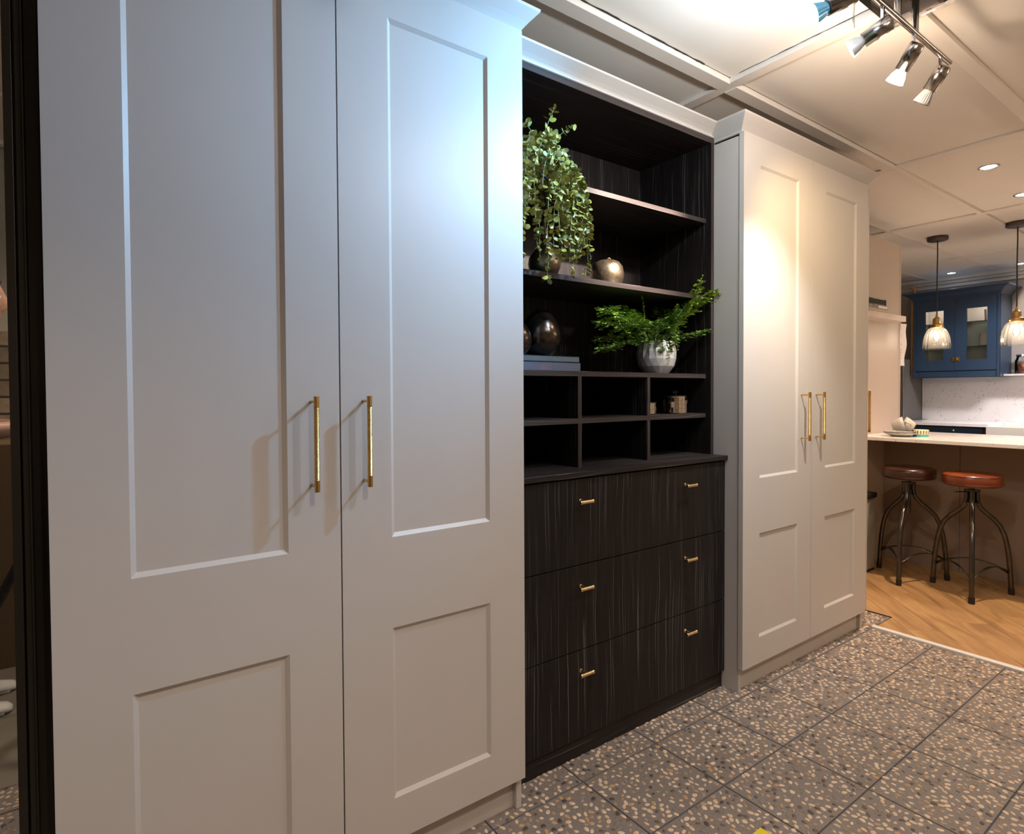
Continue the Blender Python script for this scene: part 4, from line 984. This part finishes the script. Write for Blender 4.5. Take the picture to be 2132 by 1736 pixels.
# pendants
def pendant(label, x, y):
    t = thing('pendant_lamp', label, 'pendant light', (x, y, CEIL), group='ribbed glass pendants')
    G().lathe([(0.0, -0.030), (0.060, -0.030), (0.067, -0.026), (0.067, -0.001), (0, 0)], n=40, closed_ends=False).obj('ceiling_rose', plain('dark_bronze', (0.075, 0.055, 0.045), 0.5, 0.3), t)
    G().tube([(0, 0, -0.03), (0.002, 0, -0.12), (0.004, 0.002, -0.25), (0.001, 0.001, -0.40), (-0.001, 0, -0.52), (0, 0, -0.600)], 0.0042, 8).obj('cable', BLACK, t)
    zt = -0.600
    G().lathe([(0.0, zt+0.022), (0.007, zt+0.02), (0.008, zt), (0.012, zt-0.004), (0.022, zt-0.014), (0.0255, zt-0.018), (0.0255, zt-0.050), (0.029, zt-0.053), (0.030, zt-0.056), (0.041, zt-0.058), (0.0435, zt-0.061), (0.0435, zt-0.084), (0.038, zt-0.087), (0.0, zt-0.087)], n=32, closed_ends=False).obj('lamp_holder', BRASS, t)
    n = 72; pr = []
    for k in range(13):
        u = k/12; pr.append((0.034+0.053*sin(u*pi/2)**0.85, zt-0.084-0.150*(1-cos(u*pi/2))**0.95-0.008*u))
    pr += [(0.087, zt-0.246)]
    prof = pr+[(r-0.0035, z) for r, z in reversed(pr)]
    G().lathe(prof, n=n, flute=lambda i, j: (0.035 if i % 4 < 2 else -0.015), closed_ends=False).obj('glass_shade', GLASSR, t)
    bz = zt-0.150
    G().lathe([(0.012, bz+0.062), (0.014, bz+0.035), (0.022, bz+0.01), (0.0245, bz-0.008), (0.018, bz-0.026), (0.0, bz-0.033)], n=24, closed_ends=False).obj('bulb', glassy('bulb_glass', (1, 0.95, 0.88)), t)
    G().cyl((0, 0, bz-0.012), (0, 0, bz+0.030), 0.009, 0.006, n=12).obj('filament', E_FIL, t)
    lamp('POINT', 'pendant_light', (x, y, CEIL+bz), 2.3, (1.0, 0.84, 0.68), size=0.02)
    return t
pendant('left ribbed glass pendant in front of the blue cabinet', 5.21, 1.722)
pendant('right ribbed glass pendant at the edge of the picture', 5.21, 1.250)

# ================================================================== KITCHEN
XC = 6.85
cab = thing('wall_cabinet', 'navy blue glazed wall cabinet with a flared cornice', 'cabinet', (7.0, 2.12, 1.272)); o0 = cab.location.copy(); q = []
y0, y1 = 1.762, 2.468
q.append(G().box(XC, 7.199, y0, y0+0.02, 1.272, 2.04).box(XC, 7.199, y1-0.02, y1, 1.272, 2.04).box(XC, 7.199, y0+0.02, y1-0.02, 2.02, 2.04).box(XC+0.02, 7.199, y0+0.02, y1-0.02, 1.318, 1.338).box(7.18, 7.199, y0+0.02, y1-0.02, 1.338, 2.02).obj('carcass', BLUEP, cab))
q.append(G().box(XC-0.004, XC+0.016, y0, y0+0.022, 1.272, 2.045).box(XC-0.004, XC+0.016, y1-0.022, y1, 1.272, 2.045).box(XC-0.004, XC+0.016, y0+0.022, y1-0.022, 2.03, 2.045).obj('face_frame', BLUEP, cab, 0.001))
q.append(G().box(7.172, 7.18, y0+0.021, y1-0.021, 1.339, 2.019).box(XC+0.02, 7.172, y0+0.0205, y0+0.026, 1.339, 2.019).box(XC+0.02, 7.172, y1-0.026, y1-0.0205, 1.339, 2.019).box(XC+0.02, 7.172, y0+0.026, y1-0.026, 2.012, 2.019).obj('lining', WALLM, cab))
q.append(B(XC+0.006, XC+0.020, y0+0.02, y1-0.02, 1.272, 1.330).obj('pelmet', BLUEP, cab, 0.001))
prc = [(-0.01, 2.04), (0.0, 2.04), (0.004, 2.046), (0.010, 2.050), (0.018, 2.066), (0.034, 2.085), (0.056, 2.100), (0.074, 2.108), (0.078, 2.112), (0.078, 2.121), (-0.01, 2.121)]
co = cornice([(7.19, y1), (XC, y1), (XC, y0), (7.19, y0)], [(-a if False else a, z) for a, z in prc], 'cornice', BLUEP, cab); q.append(co)
def cdoor(a, b, wa, wb):
    g = G(); x0_, x1_ = XC-0.004, XC+0.016; z0_, z1_ = 1.335, 2.027; wz0, wz1 = 1.437, 1.928
    g.box(x0_, x1_, a, wa, z0_, z1_).box(x0_, x1_, wb, b, z0_, z1_).box(x0_, x1_, wa, wb, z0_, wz0).box(x0_, x1_, wa, wb, wz1, z1_)
    d = g.obj('door', BLUEP, cab); q.append(d)
    q.append(B(XC+0.006, XC+0.009, wa, wb, wz0, wz1).obj('pane', GLASS, d)); return d
d1 = cdoor(1.787, 2.1115, 1.858, 2.018); d2 = cdoor(2.1140, 2.444, 2.206, 2.362)
lt = G().box(XC-0.010, XC-0.004, 2.069, 2.110, 1.423, 1.468).box(XC-0.009, XC-0.004, 2.112, 2.132, 1.427, 1.464).box(XC-0.012, XC-0.009, 2.073, 2.106, 1.427, 1.431).box(XC-0.012, XC-0.009, 2.073, 2.106, 1.460, 1.464).lathe([(0.012, 0), (0.010, 0.006), (0.007, 0.010), (0.011, 0.016), (0.006, 0.021), (0, 0.022)], (XC-0.010, 2.090, 1.446), 16, (-1, 0, 0))
q.append(lt.obj('latch', BRASSD, d1, 0.0006))
for z in (1.562, 1.80): q.append(B(XC+0.03, 7.178, y0+0.022, y1-0.022, z-0.004, z+0.004).obj('glass_shelf', GLASSG, cab))
q.append(G().cyl((7.03, 1.93, 2.010), (7.03, 1.93, 2.019), 0.032, n=20).cyl((7.03, 2.29, 2.010), (7.03, 2.29, 2.019), 0.032, n=20).obj('puck_light', E_DOWN, cab))
for p in q:
    for v in p.data.vertices: v.co -= o0
for yy in (1.93, 2.29): lamp('POINT', 'cabinet_light', (7.03, yy, 1.99), 0.12, (1, 0.86, 0.75), size=0.02)
# contents
jg = thing('jug', 'cream glazed jug on the lower glass shelf of the blue cabinet', 'jug', (6.98, 1.90, 1.566))
G().lathe([(0, 0), (0.045, 0), (0.052, 0.01), (0.050, 0.018), (0.054, 0.03), (0.050, 0.04), (0.054, 0.05), (0.052, 0.062), (0.056, 0.08), (0.050, 0.100), (0.047, 0.110), (0.051, 0.122), (0.048, 0.122), (0.044, 0.11), (0.0, 0.10)], n=36, closed_ends=False).obj('body', CERAM, jg)
G().tube([(0, -0.047, 0.108), (0, -0.078, 0.112), (0, -0.088, 0.085), (0, -0.078, 0.055), (0, -0.052, 0.035)], 0.006, 8).obj('handle', CERAM, jg)
gj = thing('glass_jar', 'small cut glass tumbler on the upper glass shelf behind the right pane', 'glass', (6.98, 1.880, 1.804))
G().lathe([(0, 0), (0.034, 0), (0.038, 0.11), (0.035, 0.11), (0.031, 0.006), (0, 0.005)], n=16, smooth=False, closed_ends=False).obj('tumbler', GLASSR, gj)
mg = thing('patterned_mug', 'black and white patterned mug behind the left cabinet pane', 'mug', (6.98, 2.335, 1.566+0.0))
G().lathe([(0, 0), (0.045, 0), (0.047, 0.01), (0.047, 0.20), (0.044, 0.20), (0.044, 0.01), (0, 0.01)], n=28, closed_ends=False).obj('body', CERAM, mg)
g = G(); rr_ = random.Random(9)
for k in range(120):
    a = rr_.uniform(0, 6.28); z = rr_.uniform(0.02, 0.18); c0 = Vector((cos(a), sin(a), 0)); t_ = Vector((-sin(a), cos(a), 0)); s = rr_.uniform(0.003, 0.006)
    vs = [c0*0.0468+t_*s*cos(u)+Vector((0, 0, z+s*sin(u))) for u in (0, 1.57, 3.14, 4.71)]; vo = [v+c0*0.0008 for v in vs]
    g.add(vs+vo, [(0, 1, 2, 3), (4, 5, 6, 7), (0, 1, 5, 4), (1, 2, 6, 5), (2, 3, 7, 6), (3, 0, 4, 7)])
g.obj('printed_pattern', BLACK, mg)
# backsplash, worktop, base units, sink
tag(B(7.178, 7.199, 0.0, 2.498, 0.838, 1.272).obj('backsplash', QUARTZ), 'white speckled quartz backsplash under the blue cabinet', 'backsplash')
wtk = B(6.52, 7.177, 1.752, 2.44, 0.808, 0.838).obj('kitchen_worktop', QUARTZ, None, 0.002); tag(wtk, 'white quartz worktop against the backsplash left of the sink', 'worktop')
tag(B(6.95, 7.177, 0.3, 1.750, 0.808, 0.838).obj('rear_worktop', QUARTZ, None, 0.002), 'white quartz worktop strip behind the ceramic sink', 'worktop')
bc = thing('base_cabinet', 'navy blue base cabinet below the white kitchen worktop', 'cabinet', (6.86, 2.15, 0)); o0 = bc.location.copy()
q = [B(6.57, 7.177, 1.752, 2.43, 0.0, 0.808).obj('carcass', BLUEP, bc)]
dd = B(6.548, 6.568, 1.80, 2.42, 0.64, 0.800).obj('drawer', BLUEP, bc, 0.001); q.append(dd)
dk = G().lathe([(0.016, 0), (0.010, 0.006), (0.008, 0.012), (0.014, 0.020), (0.009, 0.026), (0, 0.027)], (6.548, 2.02, 0.765), 16, (-1, 0, 0)).obj('knob', CHROME, dd); q.append(dk)
q.append(B(6.548, 6.568, 1.80, 2.42, 0.12, 0.635).obj('door', BLUEP, bc, 0.001))
for p in q:
    for v in p.data.vertices: v.co -= o0
sk = G(); sx0, sx1, sa, sb, sz0, sz1 = 6.44, 6.945, 1.15, 1.750, 0.62, 0.822; w = 0.022
sk.box(sx0, sx0+w, sa, sb, sz0, sz1).box(sx1-w, sx1, sa, sb, sz0, sz1).box(sx0+w, sx1-w, sa, sa+w, sz0, sz1).box(sx0+w, sx1-w, sb-w, sb, sz0, sz1).box(sx0+w, sx1-w, sa+w, sb-w, sz0, sz0+0.02)
skt = thing('farmhouse_sink', 'white ceramic farmhouse sink at the right end of the kitchen worktop', 'sink', (6.69, 1.45, 0.0)); so = sk.obj('basin', CERAM, skt, 0.004)
sc_ = B(6.50, 6.94, 1.15, 1.750, 0.0, 0.62).obj('sink_cabinet', BLUEP, skt)
for p in (so, sc_):
    for v in p.data.vertices: v.co -= skt.location
# right wall shelf and jar
tag(B(6.95, 7.199, 0.6, 1.758, 1.276, 1.292).obj('wall_shelf', WHITETRIM, None, 0.001), 'thin white wall shelf right of the blue cabinet', 'shelf')
jr = thing('storage_jar', 'glass storage jar of orange lentils on the thin wall shelf', 'jar', (7.07, 1.645, 1.292))
G().lathe([(0, 0), (0.055, 0), (0.060, 0.006), (0.060, 0.12), (0.048, 0.150), (0.047, 0.165), (0.044, 0.165), (0.045, 0.148), (0.057, 0.118), (0.057, 0.008), (0, 0.006)], n=32, closed_ends=False).obj('glass', GLASS, jr)
G().lathe([(0, 0.007), (0.0562, 0.007), (0.0562, 0.092), (0.0, 0.094)], n=28, closed_ends=False).obj('lentils', plain('orange_lentils', (0.42, 0.14, 0.06), 0.7, var=0.3, nscale=160, bmp=0.4), jr)['kind'] = 'stuff'
G().cyl((0, 0, 0.165), (0, 0, 0.180), 0.050, n=32).obj('lid', CHROME, jr)
# fridge, post, filler
fr = thing('tall_fridge', 'tall brushed steel fridge seen narrowly beyond the cream panel', 'fridge', (6.95, 2.74, 0)); q = [B(6.74, 7.19, 2.502, 2.98, 0, 1.46).obj('body', plain('grey_side', (0.12, 0.11, 0.10), 0.5), fr, 0.004), B(6.716, 6.738, 2.504, 2.978, 0.06, 1.458).obj('door', STEEL, fr, 0.003)]
for p in q:
    for v in p.data.vertices: v.co -= fr.location
tag(B(6.875, 6.905, 2.4705, 2.4985, 1.29, 2.20).obj('wooden_post', plain('raw_pine', (0.36, 0.20, 0.08), 0.7, var=0.15, nscale=20), None, 0.001), 'raw pine post standing against the left side of the blue cabinet', 'post')

# yellow tape scrap on the floor
tag(B(1.375, 1.412, 0.825, 0.851, 0.0022, 0.0032).obj('yellow_tag', YELLOW), 'bright yellow tape scrap on the pebble floor at the bottom edge', 'tape')

# ================================================================== PHOTOGRAPHER (seen in the mirror)
SKIN = plain('skin', (0.40, 0.22, 0.15), 0.5, var=0.04, nscale=20); HAIR = plain('dark_hair', (0.015, 0.010, 0.008), 0.5, var=0.3, nscale=80, bmp=0.4)
SHIRT = plain('brown_shirt', (0.085, 0.050, 0.035), 0.85, var=0.15, nscale=40, bmp=0.3); TROU = plain('black_trousers', (0.02, 0.02, 0.022), 0.85, var=0.2, nscale=40)
def skinned(name, m, verts, edges, radii, parent, root=0, sub=2):
    me = bpy.data.meshes.new(name); me.from_pydata(verts, edges, []); me.materials.append(m)
    o = bpy.data.objects.new(name, me); COL.objects.link(o); o.parent = parent
    sm = o.modifiers.new('skin', 'SKIN'); sm.use_smooth_shade = True; sm.branch_smoothing = 0.5
    for i, r in enumerate(radii):
        sv = me.skin_vertices[0].data[i]; sv.radius = r if isinstance(r, tuple) else (r, r); sv.use_root = (i == root)
    s = o.modifiers.new('sub', 'SUBSURF'); s.levels = sub; s.render_levels = sub; return o
pr_ = thing('person', 'person with dark hair, brown shirt and white shoes reflected in the mirror', 'person', (-0.435, -0.28, 0))
# local axes: +x is where the person faces
bv = [(0, 0, 0.84), (0.0, 0, 0.98), (0.02, 0, 1.14), (0.03, 0, 1.27), (0.05, 0, 1.34), (0.075, 0, 1.39),
      (0.0, 0.085, 0.80), (0.02, 0.10, 0.45), (-0.01, 0.10, 0.09), (0.0, -0.085, 0.80), (0.02, -0.10, 0.45), (-0.01, -0.10, 0.09),
      (0.02, 0.17, 1.26), (0.03, 0.21, 1.03), (0.20, 0.13, 1.02), (0.27, 0.09, 1.04), (0.02, -0.17, 1.26), (0.03, -0.21, 1.03), (0.20, -0.12, 1.02), (0.27, -0.08, 1.04)]
be = [(0, 1), (1, 2), (2, 3), (3, 4), (4, 5), (0, 6), (6, 7), (7, 8), (0, 9), (9, 10), (10, 11), (3, 12), (12, 13), (13, 14), (14, 15), (3, 16), (16, 17), (17, 18), (18, 19)]
br = [(0.12, 0.15), (0.10, 0.135), (0.11, 0.15), (0.09, 0.14), 0.05, 0.047, 0.08, 0.056, 0.038, 0.08, 0.056, 0.038, 0.05, 0.042, 0.032, 0.024, 0.05, 0.042, 0.032, 0.024]
body = skinned('body', SKIN, bv, be, br, pr_)
def sub_skin(name, m, idx, grow):
    mp = {i: k for k, i in enumerate(idx)}; return skinned(name, m, [bv[i] for i in idx], [(mp[a], mp[b]) for a, b in be if a in mp and b in mp], [tuple(x+grow for x in (br[i] if isinstance(br[i], tuple) else (br[i], br[i]))) for i in idx], pr_)
sub_skin('shirt', SHIRT, [0, 1, 2, 3, 12, 13, 16, 17], 0.012)
sub_skin('trousers', TROU, [0, 6, 7, 8, 9, 10, 11], 0.016)
# head
g = G(); hc = Vector((0.10, 0, 1.50)); prof = []
vs = []; nu, nv = 28, 18
for j in range(nv+1):
    th = pi*j/nv
    for i in range(nu):
        ph = 2*pi*i/nu; x, y, z = sin(th)*cos(ph), sin(th)*sin(ph), cos(th)
        rx, ry, rz = 0.093, 0.074, 0.118
        px = rx*x; py = ry*y*(1-0.18*max(0, -z)); pz = rz*z
        if x > 0:
            nose = math.exp(-((y/0.16)**2))*math.exp(-(((z+0.12)/0.17)**2)); px += 0.022*nose*(x > 0.5)
            px += 0.006*math.exp(-((y/0.3)**2))*math.exp(-(((z+0.48)/0.07)**2)); px += 0.005*math.exp(-(((z-0.22)/0.1)**2)) - 0.008*math.exp(-(((z-0.03)/0.09)**2))*math.exp(-(((abs(y)-0.42)/0.2)**2)); px += 0.010*math.exp(-(((z+0.75)/0.15)**2))
        vs.append(hc+Vector((px, py, pz)))
g.add(vs, [(j*nu+i, j*nu+(i+1) % nu, (j+1)*nu+(i+1) % nu, (j+1)*nu+i) for j in range(nv) for i in range(nu)], True)
head = g.obj('head', SKIN, pr_)
G().lathe([(0.0, -0.010), (0.009, -0.004), (0.0095, 0.004), (0, 0.010)], hc+Vector((0.078, 0.030, 0.006)), 12).lathe([(0.0, -0.010), (0.009, -0.004), (0.0095, 0.004), (0, 0.010)], hc+Vector((0.078, -0.030, 0.006)), 12).obj('eyes', CERAM, head)
g = G(); vs = []
for j in range(nv+1):
    th = pi*0.72*j/nv
    for i in range(nu):
        ph = 2*pi*i/nu; x, y, z = sin(th)*cos(ph), sin(th)*sin(ph), cos(th)
        f = 1.13; fx_ = 0.093*x*f
        if x > 0.1 and z < 0.42: f = 0.9; fx_ = 0.093*x*0.85
        vs.append(hc+Vector((fx_-0.006, 0.074*y*f, 0.118*z*1.12+0.006)))
g.add(vs, [(j*nu+i, j*nu+(i+1) % nu, (j+1)*nu+(i+1) % nu, (j+1)*nu+i) for j in range(nv) for i in range(nu)], True); g.obj('hair', HAIR, pr_)
for s in (1, -1):
    G().lathe([(0, -0.006), (0.014, -0.004), (0.018, 0.0), (0.014, 0.004), (0, 0.005)], hc+Vector((0.0, s*0.074, 0.0)), 14, (0.2, s, 0)).obj('ear', SKIN, head)
    # hand: palm and five fingers around the camera grip
    w = Vector((0.27, s*0.085, 1.04)); hv = [w, w+Vector((0.03, -s*0.01, 0.005)), w+Vector((0.055, -s*0.018, 0.008))]; he = [(0, 1), (1, 2)]; hr = [(0.022, 0.022), (0.030, 0.018), (0.030, 0.015)]
    for k in range(4):
        b0_ = w+Vector((0.055, -s*0.018, 0.030-0.019*k)); n0 = len(hv); ln = (0.026, 0.030, 0.028, 0.022)[k]
        hv += [b0_, b0_+Vector((ln, -s*0.006, -0.002)), b0_+Vector((ln*1.5, -s*0.022, -0.004)), b0_+Vector((ln*1.35, -s*0.038, -0.006))]; he += [(2, n0), (n0, n0+1), (n0+1, n0+2), (n0+2, n0+3)]; hr += [0.009, 0.0085, 0.008, 0.007]
    n0 = len(hv); hv += [w+Vector((0.028, -s*0.020, 0.024)), w+Vector((0.045, -s*0.040, 0.034)), w+Vector((0.062, -s*0.050, 0.032))]; he += [(1, n0), (n0, n0+1), (n0+1, n0+2)]; hr += [0.011, 0.0095, 0.008]
    skinned('hand', SKIN, hv, he, hr, pr_, 0, 1)
    # shoe
    g = G(); vs = []; ns = 14
    for j, (x, hw, hh) in enumerate([(-0.075, 0.018, 0.055), (-0.065, 0.034, 0.075), (-0.02, 0.036, 0.085), (0.03, 0.038, 0.070), (0.08, 0.043, 0.052), (0.13, 0.043, 0.042), (0.165, 0.034, 0.034), (0.180, 0.014, 0.022)]):
        for i in range(ns):
            t = 2*pi*i/ns; z = 0.5*hh*(1+sin(t)); vs.append((x+0.02, s*0.10+hw*cos(t)*(1 if sin(t) < 0.2 else 0.86), max(0.004, z)))
    g.add(vs, [(j*ns+i, j*ns+(i+1) % ns, (j+1)*ns+(i+1) % ns, (j+1)*ns+i) for j in range(7) for i in range(ns)]+[tuple(range(ns)), tuple(range(7*ns, 8*ns))], True)
    sh_ = g.obj('shoe', plain('white_canvas', (0.62, 0.60, 0.56), 0.6), pr_); G().box(-0.05, 0.18, s*0.10-0.036, s*0.10+0.036, 0.0, 0.018).obj('sole', WHITEP, sh_, 0.006)
# tripod under the camera position
tp_ = thing('tripod', 'black tripod with spread legs standing in front of the mirror', 'tripod', (-0.02, -0.04, 0))
G().cyl((0, 0, 0.60), (0, 0, 0.92), 0.014, n=14).lathe([(0.03, 0.85), (0.034, 0.87), (0.034, 0.90), (0.02, 0.92)], n=16).obj('centre_column', BLACK, tp_)
for k, a in enumerate((R(192), R(312), R(72))):
    c_, s_ = cos(a), sin(a); lg = G().cyl((0.03*c_, 0.03*s_, 0.88), (0.24*c_, 0.24*s_, 0.44), 0.015, n=12).cyl((0.24*c_, 0.24*s_, 0.44), (0.44*c_, 0.44*s_, 0.02), 0.011, n=12).cyl((0.23*c_, 0.23*s_, 0.47), (0.255*c_, 0.255*s_, 0.415), 0.021, n=12).obj('leg', BLACK, tp_)
    G().cyl((0.437*c_, 0.437*s_, 0.024), (0.448*c_, 0.448*s_, 0.0), 0.012, 0.016, n=10).obj('rubber_foot', BLACK, lg)
